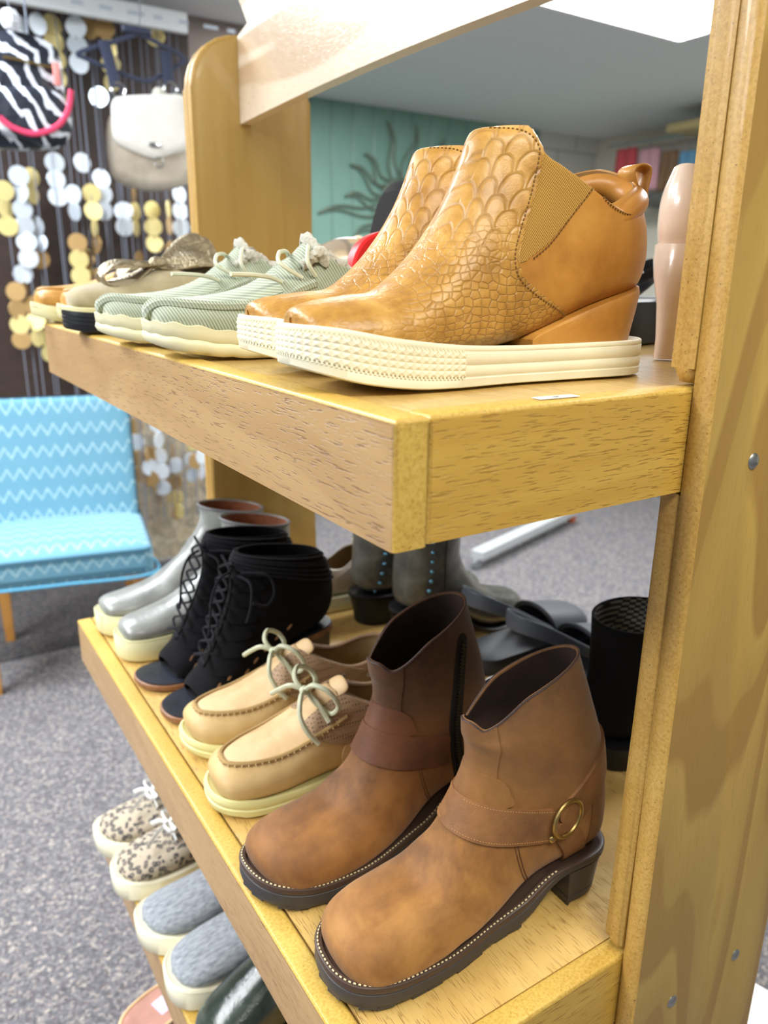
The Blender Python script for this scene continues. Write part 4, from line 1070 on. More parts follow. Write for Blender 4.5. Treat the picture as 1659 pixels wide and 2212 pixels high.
def boat_shoe(T, H, label, m, flip):
    root = shoe_root('boat_shoe', label, 'shoe', T, H, ZM, 'beige boat shoes on the middle shelf')
    la = Last(.290, .0475, .038, .036, 2.5, m, .007)
    st = [(.003, .038, .004, .030, .003, 2.4, .5), (.006, .046, .009, .022, .026, 2.8, .46), (.018, .053, .020, .018, .0395, 3.4, .44), (.040, .057, .042, .015, .046, 3.6, .42),
          (.070, .063, .073, .013, .0478, 3.4, .42), (.095, .074, .103, .012, .046, 3, .46), (.113, .088, .140, .012, .042, 3, .46), (.124, .097, .190, .013, .038, 3, .48),
          (.131, .102, .245, .015, .0365, 3, .5), (.137, .104, .282, .022, .0360, 2.5, .5), (.142, .104, .289, .042, .0355, 2.3, .5), (.147, .102, .288, .060, .035, 2.2, .5), (.152, .100, .283, .082, .034, 2.2, .5)]
    def fold(p, u):
        x, y, z = p
        z -= .018*sst(u, .78, 1.)*math.exp(-((x-.205)/.042)**2); return (x, y, z)
    up = Upper(st, la, 88, 80, fold=fold)
    up.build(root, m_beige_s, m_lin, .003, .45)
    U = apron(la, .017, .150, .80, n=18); ap = in_poly(U, False)
    P, F = up.panel(lambda x, y, z: min(ap(x, y), z-.03, .145-x), .0010); MB().add(P, F).build('apron', m_beige, root)
    o, L = ridge(up, U, .0028, m_sthr, root, 'moc_seam', .0016, 110)
    mb = MB(); n = 46; R = resample(L, n)
    for i in range(2, n-2):
        d = R[i+1]-R[i-1]; d /= np.linalg.norm(d); s_ = np.cross(d, (0, 0, 1)); s_ /= max(np.linalg.norm(s_), 1e-6)
        c = R[i]; v, f = tube_vf(np.array([c-s_*.0036-np.array((0, 0, .0012)), c+np.array((0, 0, .0024)), c+s_*.0036-np.array((0, 0, .0012))]), .0008, 5); mb.add(v, f)
    mb.build('hand_stitching', m_beige_s, root)
    # eyelet stays, perforated quarters, round leather patch, top band
    for sd in (-1, 1):
        e = in_poly([(.118, .062), (.104, .082), (.118, .110), (.150, .118), (.215, .100), (.222, .070), (.190, .052), (.150, .050)], True)
        P, F = up.panel(lambda x, y, z: min(e(x, z), sd*y-.012), .0016); MB().add(P, F).build('eyestay', m_perf, root)
        q = in_poly([(.150, .018), (.140, .040), (.152, .056), (.178, .058), (.198, .050), (.200, .020)], True)
        P, F = up.panel(lambda x, y, z: min(q(x, z), sd*y-.004), .0012); MB().add(P, F).build('side_patch', m_beige, root)
        c, nn = up.hit(.170, .042, sd)
        if c: v, f = torus_vf(tuple(c+Vector((0, sd*.0022, 0))), .0034, .0014, (0, sd, .3), 18, 7); MB().add(v, f).build('eyelet', m_steel, root)
        for ex, ez in ((.128, .078), (.190, .070), (.225, .062), (.250, .064)):
            c, nn = up.hit(ex, ez, sd)
            if c: v, f = torus_vf(tuple(c+Vector((0, sd*.0022, 0))), .0020, .0008, (0, sd, .3), 14, 6); MB().add(v, f).build('eyelet', m_steel, root)
    bt = band([(.215, .052), (.250, .052), (.285, .058)], .014); P, F = up.panel(lambda x, y, z: bt(x, z), .0010); MB().add(P, F).build('heel_panel', m_taupe2, root)
    R = up.ring(-1, .0015); R = resample(np.vstack([R, R[:1]]), 130)[:-1]; v, f = tube_vf(R, .0030, 8, closed=True); MB().add(v, f).build('collar', m_taupe2, root)
    # tongue
    V = []; F = []; nn, mm = 8, 7
    for i in range(nn):
        u = i/(nn-1)
        for j in range(mm):
            w = (j/(mm-1)-.5)*2; V.append((.112+.048*u, la.off(.13)+w*(.016+.005*u)*(1 if i < nn-1 else .8), .086+.026*u-.006*w*w))
    for i in range(nn-1):
        for j in range(mm-1): a = i*mm+j; F.append((a, a+1, a+mm+1, a+mm))
    o = MB().add(V, F).build('tongue', m_beige, root); o.modifiers.new('t', 'SOLIDIFY').thickness = .003; o.modifiers.new('s', 'SUBSURF').levels = 1
    # bow of round rawhide lace
    e = la.off(.12); r = .0029; s = flip
    K = np.array((.112, e-.002, .106)); root.scale = (1.06, 1.0, 1.05)
    def rel(*pts): return [tuple(K+np.array(p)) for p in pts]
    lace(rel((0, 0, 0), (.004, -.016*s, .014), (.016, -.030*s, .010), (.026, -.034*s, -.008), (.020, -.026*s, -.020), (.008, -.012*s, -.010), (.002, -.002*s, .001)), r, m_olace, root, 'lace_loop', n=48)
    lace(rel((0, 0, 0), (-.006, .012*s, .012), (.004, .030*s, .016), (.020, .036*s, .006), (.024, .026*s, -.004), (.012, .010*s, -.004), (.002, .002*s, .002)), r, m_olace, root, 'lace_loop', n=48)
    lace(rel((0, -.001, .002), (-.010, -.016*s, .004), (-.016, -.028*s, -.012), (-.010, -.036*s, -.030), (.000, -.040*s, -.044)), r, m_olace, root, 'lace_end', n=36)
    lace(rel((0, .001, .002), (-.012, .010*s, .006), (-.020, .022*s, -.002), (-.026, .034*s, -.012)), r, m_olace, root, 'lace_end', n=30)
    v, f = sphere_vf(tuple(K+np.array((0, 0, .002))), .0058, 12, 8, (1, 1.15, .8)); MB().add(v, f).build('lace_knot', m_olace, root)
    lace([(.128, e-.034, .080), (.120, e-.020, .098), (.113, e, .106)], r, m_olace, root, 'lace'); lace([(.128, e+.034, .080), (.120, e+.020, .098), (.113, e, .106)], r, m_olace, root, 'lace')
    # cupsole with a groove
    out = inset_loop(la.outline(60), -.0026)
    b = prof1([(-.006, .009), (.02, .004), (.06, 0), (.30, 0)]); tt = prof1([(-.006, .027), (.03, .022), (.08, .018), (.30, .018)]); zf = lambda k: (lambda x: b(x)+(tt(x)-b(x))*k)
    v, f = loft_outline(out, [(zf(0), .003), (zf(.1), .0006), (zf(.42), -.0002), (zf(.5), .0014), (zf(.56), .0004), (zf(.8), -.0004), (zf(.98), .001), (zf(1.02), .0035), (zf(.9), .006)]); MB().add(v, f).build('sole', m_yel, root)
    return root
boat_shoe((.238, .722), (.522, .700), 'beige boat shoe with pale rawhide bow, touching the brown harness boots', 1, 1)
boat_shoe((.250, .838), (.538, .822), 'beige boat shoe with pale rawhide bow, next to the black lace-up booties', -1, 1)

# ================================================================== black suede lace-up peep-toe booties
m_suk = suede('black_suede_boot', C(16, 16, 21), C(6, 6, 9), 40, .04)
m_stack = leather('brown_stacked_sole', C(142, 98, 64), C(112, 74, 46), .5, 60, 700, .2)
m_insole = leather('navy_black_insole', C(34, 38, 48), C(24, 26, 34), .4, 30, 900, .1)
m_hole = flat('tan_perforation', C(168, 128, 92), .7)
def lace_bootie(T, H, label, m):
    root = shoe_root('lace_up_bootie', label, 'boot', T, H, ZM, 'black peep-toe booties on the middle shelf')
    la = Last(.265, .0440, .033, .0325, 2.2, m, .006)
    base = prof1([(-.004, .004), (.03, .0005), (.08, 0), (.11, .008), (.16, .036), (.20, .058), (.27, .068)])
    out = inset_loop(la.outline(50), -.0022)
    v, f = loft_outline(out, [(lambda x: base(x), .002), (lambda x: base(x)+.001, 0), (lambda x: base(x)+.007, 0), (lambda x: base(x)+.0085, .002)]); MB().add(v, f).build('sole', m_stack, root)
    v, f = loft_outline(inset_loop(out, .0015), [(lambda x: base(x)+.0078, .001), (lambda x: base(x)+.0105, .0015), (lambda x: base(x)+.0108, .004)]); MB().add(v, f).build('insole', m_insole, root)
    st = [(.040, .032, .046, .011, .030, 3.4, .3), (.046, .040, .052, .010, .037, 3.4, .3), (.060, .052, .066, .009, .0405, 3.4, .34), (.074, .070, .090, .010, .0405, 3.2, .36), (.084, .090, .118, .022, .038, 3, .4), (.094, .110, .150, .041, .0355, 3, .44),
          (.102, .130, .195, .064, .034, 3, .48), (.108, .148, .240, .076, .0335, 2.8, .5), (.111, .164, .264, .096, .0345, 2.3, .5), (.112, .182, .270, .130, .036, 2.2, .5), (.114, .198, .263, .160, .036, 2.2, .5), (.122, .210, .248, .190, .033, 2.2, .5)]
    up = Upper(st, la, 80, 72); K = up.K
    mb = MB(); V = list(up.V.reshape(-1, 3)); F = up.faces(); mb.add(V, F); o = mb.build('upper', m_suk, root)
    md = o.modifiers.new('thick', 'SOLIDIFY'); md.thickness = .0024; md.offset = -1
    # collar facing fans
    for sd in (-1, 1):
        hs = MB()
        for (px, pz, a) in ((.068, .026, .5), (.080, .030, .6), (.092, .036, .7), (.108, .048, .8), (.124, .060, .8), (.142, .072, .9), (.160, .084, .9), (.180, .094, .9), (.066, .040, .6), (.082, .048, .7)):
            c, nn = up.hit(px, pz, sd)
            if c is None: continue
            v, f = sphere_vf((0, 0, 0), .0042, 8, 6, (.5, .16, 1.3)); M = Matrix.Translation(c+Vector((0, sd*.0003, 0))) @ Matrix.Rotation(a, 4, 'Y'); hs.add(xform(v, M), f)
        hs.build('cutouts', m_hole, root)
        for q in range(7):                      # scalloped eyelet tabs up the front
            u = q/6; x, z = .064+.052*u**.8, .058+.128*u
            e = in_poly([(x-.004, z+.004), (x+.014, z+.012), (x+.034, z+.004), (x+.036, z-.006), (x+.014, z-.008), (x, z-.006)], True)
            P, F = up.panel(lambda X, Y, Z: min(e(X, Z), sd*Y-.003), .0020)
            if P: MB().add(P, F).build('eyelet_tab', m_suk, root)
    m_cord = suede('black_cord', C(30, 30, 38), C(16, 16, 22), 80, .1)
    zz = []
    for q in range(9):
        u = q/8; x, z = .062+.050*u**.8, .062+.134*u; y = .016*(1 if q % 2 else -1); c, nn = up.hit_top(x+.006, y+la.off(x), z+.02)
        zz.append((x-.006, y+la.off(x), z+.006))
    lace(zz, .0019, m_cord, root, 'lace', n=90)
    lace([(x, 2*la.off(x)-y, z+.002) for x, y, z in zz], .0019, m_cord, root, 'lace', n=90)
    for k_ in range(6):                           # wrap of cord round the ankle
        pts = []; z0 = .178+.006*k_
        i = int(up.NS*(.86+.022*k_)); i = min(i, up.NS-1); R = up.ring(i, -.0022)
        v, f = tube_vf(resample(np.vstack([R, R[:1]]), 70), .0018, 6); MB().add(v, f).build('ankle_wrap', m_cord, root)
    lace([(.100, -.012, .190), (.080, -.020, .186), (.066, -.026, .166), (.060, -.030, .140), (.056, -.032, .118)], .0018, m_cord, root, 'lace_end')
    lace([(.108, -.020, .186), (.116, -.040, .178), (.112, -.046, .150), (.104, -.047, .128)], .0018, m_cord, root, 'lace_end')
    lace([(.110, -.024, .190), (.140, -.042, .186), (.150, -.043, .160), (.138, -.042, .142), (.118, -.040, .150)], .0018, m_cord, root, 'lace_loop')
    A = [(x, y) for x, y in la.outline(40) if x > .205]; A = np.array(sorted([q for q in A if q[1] < la.off(q[0])], key=lambda q: q[0])+sorted([q for q in A if q[1] >= la.off(q[0])], key=lambda q: -q[0]))
    V = []; F = []; n = len(A); LV = [(0, .0035, .001), (.002, .003, 0.), (.03, .0025, 0), (.070, .0006, 0)]
    for z, ins, s_ in LV: V += [(x, y, min(z, base(x)+.002)) for x, y in inset_loop(A, ins)]
    for i in range(len(LV)-1): F += [(i*n+j, i*n+(j+1) % n, (i+1)*n+(j+1) % n, (i+1)*n+j) for j in range(n)]
    F.append(tuple(range(n))[::-1]); F.append(tuple((len(LV)-1)*n+j for j in range(n)))
    MB().add(V, F).build('block_heel', leather('grey_brown_stacked_heel', C(98, 84, 76), C(74, 62, 56), .5, 50), root)
    return root
lace_bootie((.252, .926), (.516, .952), 'black suede lace-up peep-toe bootie next to the beige boat shoes', 1)
lace_bootie((.247, 1.028), (.510, 1.060), 'black suede lace-up peep-toe bootie next to the grey platform boots', -1)

# ================================================================== grey platform ankle boots
def patent(name, c1, c2, c3, rough=.22):
    t = NT(name); a = t.noise(18, 4, dist=.5); t.bump(t.ma('ADD', t.noise(38, 3, dist=.8), t.ma('MULTIPLY', t.vor(700), .12)), .25, .004)
    return t.fin(t.ramp(a, [(.3, c2), (.5, c1), (.7, c3)]), rough, .0, .6, coat=.3)
m_greyl = patent('soft_grey_leather', C(140, 142, 138), C(112, 114, 112), C(162, 164, 162), .32)
m_rust = leather('rust_lining', C(140, 86, 56), C(110, 64, 40), .6, 30)
m_plat = rubber('cream_platform_rubber', C(226, 224, 178), .5)
m_gedge = flat('grey_edge', C(106, 106, 106), .5)
def grey_boot(T, H, label, m):
    root = shoe_root('platform_ankle_boot', label, 'boot', T, H, ZM, 'grey platform ankle boots at the far end of the middle shelf')
    la = Last(.308, .0450, .036, .0365, 2.3, m, .006)
    st = [(.005, .044, .006, .040, .003, 2.3, .4), (.008, .054, .010, .034, .024, 2.4, .4), (.022, .060, .024, .032, .036, 3, .4), (.052, .065, .055, .030, .0425, 3, .38), (.092, .076, .098, .030, .0435, 3, .38), (.124, .097, .140, .030, .041, 3, .42), (.148, .116, .195, .031, .038, 3, .46),
          (.164, .136, .258, .034, .037, 3, .5), (.176, .154, .298, .044, .0365, 2.5, .5), (.183, .168, .304, .075, .0375, 2.2, .5), (.185, .178, .300, .108, .040, 2.1, .5), (.184, .186, .298, .140, .043, 2.1, .5), (.182, .193, .298, .174, .044, 2.1, .5)]
    up = Upper(st, la, 84, 72); up.build(root, m_greyl, m_rust, .0028, .4)
    R = up.ring(-1, 0.); v, f = tube_vf(resample(np.vstack([R, R[:1]]), 90)[:-1], .0022, 8, closed=True); MB().add(v, f).build('collar_edge', m_gedge, root)
    sb = band([(.140, .138), (.168, .122), (.205, .108), (.240, .100)], .014); P, F = up.panel(lambda x, y, z: sb(x, z), .0016); MB().add(P, F).build('strap', m_greyl, root)
    simple_sole(root, la, [(-.004, .004), (.03, .001), (.08, 0), (.31, 0)], [(-.004, .040), (.05, .037), (.31, .038)], m_plat, .0032, (.93,))
    for sd in (-1, 1):
        c, nn = up.hit(.220, .104, sd); v, f = sphere_vf(tuple(c+Vector((0, sd*.002, 0))), .0030, 10, 6, (1, .5, 1)); MB().add(v, f).build('rivet', m_steel, root)
    return root
grey_boot((.246, 1.136), (.530, 1.144), 'grey ankle boot on cream platform, beside the black suede booties', 1)
grey_boot((.242, 1.240), (.528, 1.244), 'grey ankle boot on cream platform at the far end of the middle shelf', -1)

# ================================================================== back row of the middle shelf (toes point away)
def away(T, L_, z, rz, name, label, cat, group=None):
    """origin at the toe, far side; heel towards the front of the rack"""
    return empty(name, (T[0], T[1], z), rz, label=label, cat=cat, group=group)
m_wl = leather('white_leather', C(222, 214, 200), C(200, 190, 174), .45, 20)
def back_sneaker(T, a, z, label, mat, solem, group=None, name='white_sneaker'):
    root = away(T, .28, z, a, name, label, 'shoe', group)
    la = Last(.275, .044, .036, .035, 2.4, 1, .004)
    st = [(.003, .036, .004, .032, .003, 2.3, .5), (.006, .046, .008, .026, .024, 2.5, .5), (.020, .056, .022, .024, .036, 3, .45), (.050, .062, .052, .022, .0425, 3, .42), (.085, .072, .09, .022, .043, 3, .42), (.115, .090, .14, .022, .040, 3, .45), (.132, .104, .20, .022, .036, 3, .5), (.142, .110, .262, .028, .035, 2.5, .5), (.150, .110, .272, .050, .034, 2.2, .5), (.158, .106, .268, .080, .032, 2.2, .5)]
    def fold(p, u):
        x, y, z = p; z -= .018*sst(u, .8, 1.)*math.exp(-((x-.215)/.03)**2); return (x, y, z)
    up = Upper(st, la, 64, 56, fold=fold); up.build(root, mat, m_lin, .0045, .4)
    simple_sole(root, la, [(-.004, .010), (.03, .002), (.07, 0), (.28, 0)], [(-.004, .034), (.05, .028), (.28, .028)], solem, .003, (.4, .7))
    hc = in_poly([(.235, .02), (.228, .06), (.245, .11), (.30, .12), (.30, .02)], False); P, F = up.panel(lambda x, y, z: hc(x, z), .0012); MB().add(P, F).build('heel_counter', mat, root)
    for q in range(4):
        x, zz = .112+.016*q, .082+.009*q; v, f = tube([(x, -.030, zz-.006), (x-.004, 0, zz+.014), (x, .030, zz-.006)], .0028, 7, flat=.6); MB().add(v, f).build('lace', m_white, root)
    return root
back_sneaker((.850, 1.142), PI-.02, ZM, 'cream leather sneaker seen from the heel, behind the black suede booties', m_wl, m_white2)
# dark riveted ankle boots
m_dkb = patent('dark_brown_polished_leather', C(84, 84, 78), C(58, 56, 52), C(112, 112, 104), .26)
m_greyb = patent('pale_grey_leather', C(130, 136, 134), C(84, 88, 86), C(176, 184, 182), .3)
m_rivet = metalm('blue_steel_rivets', C(120, 180, 214), .3)
def heeled_boot(T, a, z, label, mat, hm, rivets=0, h=.21, hh=.055, name='heeled_ankle_boot', group=None, lin=None, W=1.):
    root = away(T, .27, z, a, name, label, 'boot', group)
    la = Last(.268, .041*W, .033*W, .033*W, 2.1, 1, .004)
    st = [(.003, .028, .004, .022, .003, 2.3, .5), (.006, .038, .008, .014, .020, 2.5, .5), (.022, .050, .024, .008, .033*W, 3, .45), (.055, .060, .057, .006, .040*W, 3, .42), (.090, .074, .096, .008, .040*W, 3, .42), (.115, .092, .135, .024, .0365*W, 3, .45), (.132, .112, .185, hh, .034*W, 3, .5),
          (.142, .132, .240, hh+.006, .033*W, 2.8, .5), (.147, .150, .262, hh+.022, .034*W, 2.3, .5), (.148, .168, .264, hh+.055, .036*W, 2.2, .5), (.148, h-.02, .260, h-.045, .040*W, 2.1, .5), (.146, h, .260, h-.004, .043*W, 2.1, .5)]
    up = Upper(st, la, 72, 64); up.build(root, mat, lin or m_dlin, .0028, .4)
    base = prof1([(-.004, .004), (.03, 0), (.09, 0), (.13, .014), (.18, hh-.008), (.27, hh-.004)])
    out = inset_loop(la.outline(44), -.0018)
    v, f = loft_outline(out, [(lambda x: base(x), .002), (lambda x: base(x)+.001, 0), (lambda x: base(x)+.0075, 0), (lambda x: base(x)+.009, .002)]); MB().add(v, f).build('sole', hm, root)
    A = [(x, y) for x, y in la.outline(40) if x > .200]; A = np.array(sorted([q for q in A if q[1] < la.off(q[0])], key=lambda q: q[0])+sorted([q for q in A if q[1] >= la.off(q[0])], key=lambda q: -q[0]))
    V = []; F = []; n = len(A)
    for zz, ins in ((0, .005), (.002, .0045), (hh*.5, .003), (hh, 0)): V += [(x-.004*(1-zz/hh), y, min(zz, base(x)+.003)) for x, y in inset_loop(A, ins)]
    for i in range(3): F += [(i*n+j, i*n+(j+1) % n, (i+1)*n+(j+1) % n, (i+1)*n+j) for j in range(n)]
    F.append(tuple(range(n))[::-1]); F.append(tuple(3*n+j for j in range(n))); MB().add(V, F).build('heel', hm, root)
    sm = MB()
    for sd in (-1, 1): seam(sm, up.drape([(.205, hh+.004), (.198, .10), (.202, .15), (.205, h-.01)], sd, .0004, 50), .0012)
    sm.build('side_seam', hm, root)
    if rivets:
        rv = MB(); rw = MB()
        L = up.drape([(.236, hh+.010), (.230, .095), (.226, .13), (.228, h-.014)], 1, .001, rivets)
        for p in list(L): v, f = sphere_vf(tuple(p), .0032, 8, 6); rv.add(v, f)
        L = up.drape([(.236, hh+.010), (.230, .095), (.226, .13), (.228, h-.014)], -1, .001, rivets)
        for p in list(L): v, f = sphere_vf(tuple(p), .0032, 8, 6); rw.add(v, f)
        rv.build('rivets', m_rivet, root); rw.build('rivets', m_rivet, root)
    return root
heeled_boot((.895, .945), PI+.03, ZM, 'dark polished ankle boot with blue rivets, nearer of the riveted pair under the top shelf', m_dkb, m_black, 9, .215, .062, group='riveted ankle boots', W=1.12)
heeled_boot((.888, 1.050), PI-.02, ZM+.0, 'dark polished ankle boot with blue rivets, farther one of the riveted pair', m_dkb, m_black, 9, .215, .05, group='riveted ankle boots', W=1.05)
# grey rubber slingback clogs
m_slate = rubber('slate_rubber', C(84, 90, 100), .5); m_slate_d = rubber('dark_slate_rubber', C(40, 42, 48), .55)
def clog(T, a, z, label, m):
    root = away(T, .24, z, a, 'rubber_clog', label, 'sandal', 'slate rubber clogs on the middle shelf back row')
    la = Last(.245, .046, .038, .037, 2.4, m, .004)
    v, f = loft_outline(la.outline(44), [(0, .003), (.003, 0), (.014, -.001), (.026, 0), (.028, .003)]); MB().add(v, f).build('sole', m_slate_d, root)
    st = [(.003, .034, .004, .026, .003, 2.3, .5), (.006, .046, .008, .022, .026, 2.6, .5), (.022, .058, .024, .020, .040, 3, .45), (.060, .068, .062, .019, .045, 3, .42), (.092, .075, .088, .019, .045, 3, .42), (.112, .079, .100, .020, .044, 3, .42)]
    up = Upper(st, la, 44, 60); o = MB().add(up.V.reshape(-1, 3), up.faces()).build('upper', m_slate, root); md = o.modifiers.new('t', 'SOLIDIFY'); md.thickness = .004; md.offset = -1
    R = resample(np.vstack([up.V[-1], up.V[-1][:1]]), 60)[:-1]; v, f = tube_vf(R, .0032, 8, closed=True); MB().add(v, f).build('rim', m_slate_d, root)
    P = [(.098, .045, .040), (.150, .046, .070), (.205, .039, .102), (.238, .024, .118), (.248, 0, .121), (.238, -.024, .118), (.205, -.039, .102), (.150, -.046, .070), (.098, -.045, .040)]
    L = catm(P, 60); V = []; F = []
    for i, p in enumerate(L):
        u = i/59; wd = .008+.006*math.sin(PI*u)
        for q in (-1, 1): V.append((p[0], p[1], p[2]+q*wd))
    for i in range(59): F.append((2*i, 2*i+1, 2*i+3, 2*i+2))
    o = MB().add(V, F).build('heel_strap', m_slate, root); md = o.modifiers.new('t', 'SOLIDIFY'); md.thickness = .004; md.offset = 0; o.modifiers.new('s', 'SUBSURF').levels = 1
    return root
clog((.925, .830), PI+.06, ZM, 'slate rubber slingback clog beside the dark riveted boots', 1)
clog((.925, .722), PI+.02, ZM+.0, 'slate rubber slingback clog beside the black ankle boot', -1)
# black boots next to the post
m_blk_s = leather('black_smooth_leather', C(34, 38, 42), C(18, 20, 22), .28, 12, 700, .08, coat=.25)
t = NT('woven_lining'); q = t.sep(); wv = t.ma('MULTIPLY', t.ma('SINE', t.ma('MULTIPLY', q[2], 900.)), t.ma('SINE', t.ma('MULTIPLY', q[1], 700.)))
m_woven = t.fin(t.mix(t.ma('GREATER_THAN', wv, .05), C(24, 24, 24), C(120, 118, 108)), .7)
m_bsu = suede('black_nubuck', C(8, 8, 10), C(4, 4, 5), 30, .0)
def black_boot(T, a, z, label):
    return heeled_boot(T, a, z, label, m_bsu, m_black, 0, .188, .03, 'black_ankle_boot', None, m_woven, 1.18)
black_boot((.925, .556), PI+.02, ZM, 'black nubuck ankle boot with woven lining beside the near post')
def black_flat(T, a, z, label, tilt):
    root = away(T, .25, z, a, 'black_loafer', label, 'shoe')
    la = Last(.250, .040, .032, .032, 2.1, 1, .004)
    st = [(.003, .026, .004, .020, .003, 2.3, .5), (.006, .036, .008, .014, .022, 2.5, .5), (.022, .048, .024, .010, .034, 3, .45), (.060, .056, .062, .008, .040, 3, .42), (.095, .064, .105, .008, .040, 3, .42), (.115, .070, .16, .010, .035, 3, .5), (.125, .072, .235, .016, .032, 2.6, .5), (.132, .074, .246, .05, .031, 2.2, .5), (.138, .078, .244, .088, .029, 2.2, .5)]
    up = Upper(st, la, 56, 52); up.build(root, m_blk_s, m_blin, .0025, .4)
    simple_sole(root, la, [(-.004, .003), (.03, 0), (.26, 0)], [(-.004, .015), (.26, .014)], m_black, .002)
    return root
black_flat((.810, .640), PI+.0, ZM, 'glossy black loafer between the harness boots and the slate clogs', 0)
# pale shoes pushed to the far back rail
# ================================================================== lower shelf
def leopard(name):
    t = NT(name); o = t.map(scale=(1, 1, .8)); w = t.n('TexNoise', Vector=o, Scale=90., Detail=2.).outputs['Color']
    v = t.n('VectorMath', _operation='ADD', i0=o, i1=t.n('VectorMath', _operation='SCALE', i0=w, Scale=.008)).outputs[0]
    d = t.vor(115, vec=v); d2 = t.vor(115, vec=v, feature='DISTANCE_TO_EDGE')
    spot = t.ramp(d, [(.0, (.55, .55, .55)), (.20, (.5, .5, .5)), (.28, (1, 1, 1)), (.42, (1, 1, 1)), (.50, (0, 0, 0))])
    t.bump(t.noise(900, 2), .3, .0006)
    return t.fin(t.mix(spot, C(178, 166, 146), C(62, 60, 64)), .85)
m_leo = leopard('leopard_print_canvas')
t = NT('grey_heather_jersey'); a = t.noise(240, 3, vec=t.map(scale=(.35, 1, 1))); t.bump(t.noise(1400, 2), .3, .0005)
m_heat = t.fin(t.ramp(a, [(.3, C(112, 118, 126)), (.7, C(158, 164, 170))]), .9, sheen=.2)
m_lacew = flat('white_flat_lace', C(240, 242, 240), .8)
def low_sneaker(T, H, label, m, mat, name, group, laces, z_sole=.030):
    root = shoe_root(name, label, 'shoe', T, H, ZL, group)
    la = Last(.285, .0490, .038, .037, 2.6, m, .007)
    st = [(.004, .040, .006, .036, .003, 2.4, .5), (.010, .050, .012, .030, .026, 2.6, .5), (.026, .056, .028, .027, .0410, 3.2, .44), (.052, .062, .054, .025, .0470, 3.4, .42), (.085, .069, .088, .024, .0482, 3.4, .42), (.115, .080, .128, .024, .045, 3, .45), (.136, .094, .185, .024, .040, 3, .48),
          (.150, .099, .250, .026, .037, 3, .5), (.158, .100, .279, .040, .036, 2.4, .5), (.164, .099, .281, .060, .035, 2.2, .5), (.170, .096, .277, .078, .034, 2.2, .5)]
    def fold(p, u):
        x, y, z = p; z -= .020*sst(u, .8, 1.)*math.exp(-((x-.22)/.035)**2); return (x, y, z)
    up = Upper(st, la, 72, 64, fold=fold); up.build(root, mat, m_lin, .003, .4)
    simple_sole(root, la, [(-.006, .006), (.03, .001), (.07, 0), (.29, 0)], [(-.006, .043), (.03, .037), (.08, .030), (.29, .030)], m_white if laces else m_white, .0045, (.86,), bulge=.0012)
    if laces:
        e = la.off(.11)
        for q in range(4):
            x, zz = .098+.016*q, .084+.006*q
            v, f = tube([(x, e-.030, zz-.010), (x-.003, e, zz+.006), (x, e+.030, zz-.010)], .0042, 8, flat=.35); MB().add(v, f).build('lace', m_lacew, root)
        def rel(*p): return [(.094+a, e+b, .090+c) for a, b, c in p]
        for P in (rel((0, 0, 0), (-.010, -.016, .008), (-.004, -.030, .004), (.004, -.020, 0), (0, 0, 0)), rel((0, 0, 0), (-.004, .018, .010), (.010, .028, .004), (.012, .014, 0), (0, 0, 0))):
            v, f = tube(P, .0040, 8, n=40, flat=.35); MB().add(v, f).build('lace_loop', m_lacew, root)
        for P in (rel((0, 0, 0), (-.014, -.008, 0), (-.030, -.014, -.010), (-.042, -.020, -.016)), rel((0, 0, 0), (-.010, .012, 0), (-.022, .022, -.008))):
            v, f = tube(P, .0042, 8, n=24, flat=.35); MB().add(v, f).build('lace_end', m_lacew, root)
    else:
        for sd in (-1, 1):
            g_ = in_poly([(.150, .105), (.190, .085), (.180, .055), (.165, .070)], True); P, F = up.panel(lambda x, y, z: min(g_(x, z), sd*y-.004), .0004)
            if P: MB().add(P, F).build('side_gore', m_blin, root)
    return root
low_sneaker((.216, .878), (.500, .870), 'grey heather slip-on with white sole, next to the dark glossy shoe', 1, m_heat, 'slip_on_shoe', 'grey slip-ons on the lower shelf', 0)
low_sneaker((.208, .990), (.493, .986), 'grey heather slip-on with white sole, next to the leopard sneakers', -1, m_heat, 'slip_on_shoe', 'grey slip-ons on the lower shelf', 0)
low_sneaker((.203, 1.118), (.488, 1.116), 'leopard print sneaker with white laces, beside the grey slip-ons', 1, m_leo, 'leopard_sneaker', 'leopard sneakers on the lower shelf', 1)
low_sneaker((.202, 1.228), (.488, 1.228), 'leopard print sneaker with white laces, farthest on the lower shelf', -1, m_leo, 'leopard_sneaker', 'leopard sneakers on the lower shelf', 1)
# dark green patent shoe at the front of the lower shelf
m_dgreen = patent('dark_green_patent', C(52, 62, 56), C(30, 38, 34), C(84, 94, 88), .14)
root = shoe_root('glossy_loafer', 'dark green glossy loafer at the near end of the lower shelf', 'shoe', (.212, .762), (.49, .775), ZL)
la = Last(.280, .048, .037, .036, 2.3, 1, .006)
st = [(.004, .030, .006, .024, .003, 2.4, .5), (.010, .044, .012, .016, .026, 2.6, .5), (.026, .060, .028, .012, .040, 3, .46), (.060, .078, .062, .010, .046, 3, .44), (.100, .098, .105, .010, .046, 3, .44), (.130, .112, .160, .010, .040, 3, .48), (.145, .118, .250, .014, .036, 3, .5), (.155, .118, .276, .04, .035, 2.3, .5), (.165, .112, .272, .075, .034, 2.2, .5)]
up = Upper(st, la, 60, 60); up.build(root, m_dgreen, m_blin, .003, .4)
simple_sole(root, la, [(-.004, .004), (.03, 0), (.29, 0)], [(-.004, .018), (.29, .016)], m_black, .003)
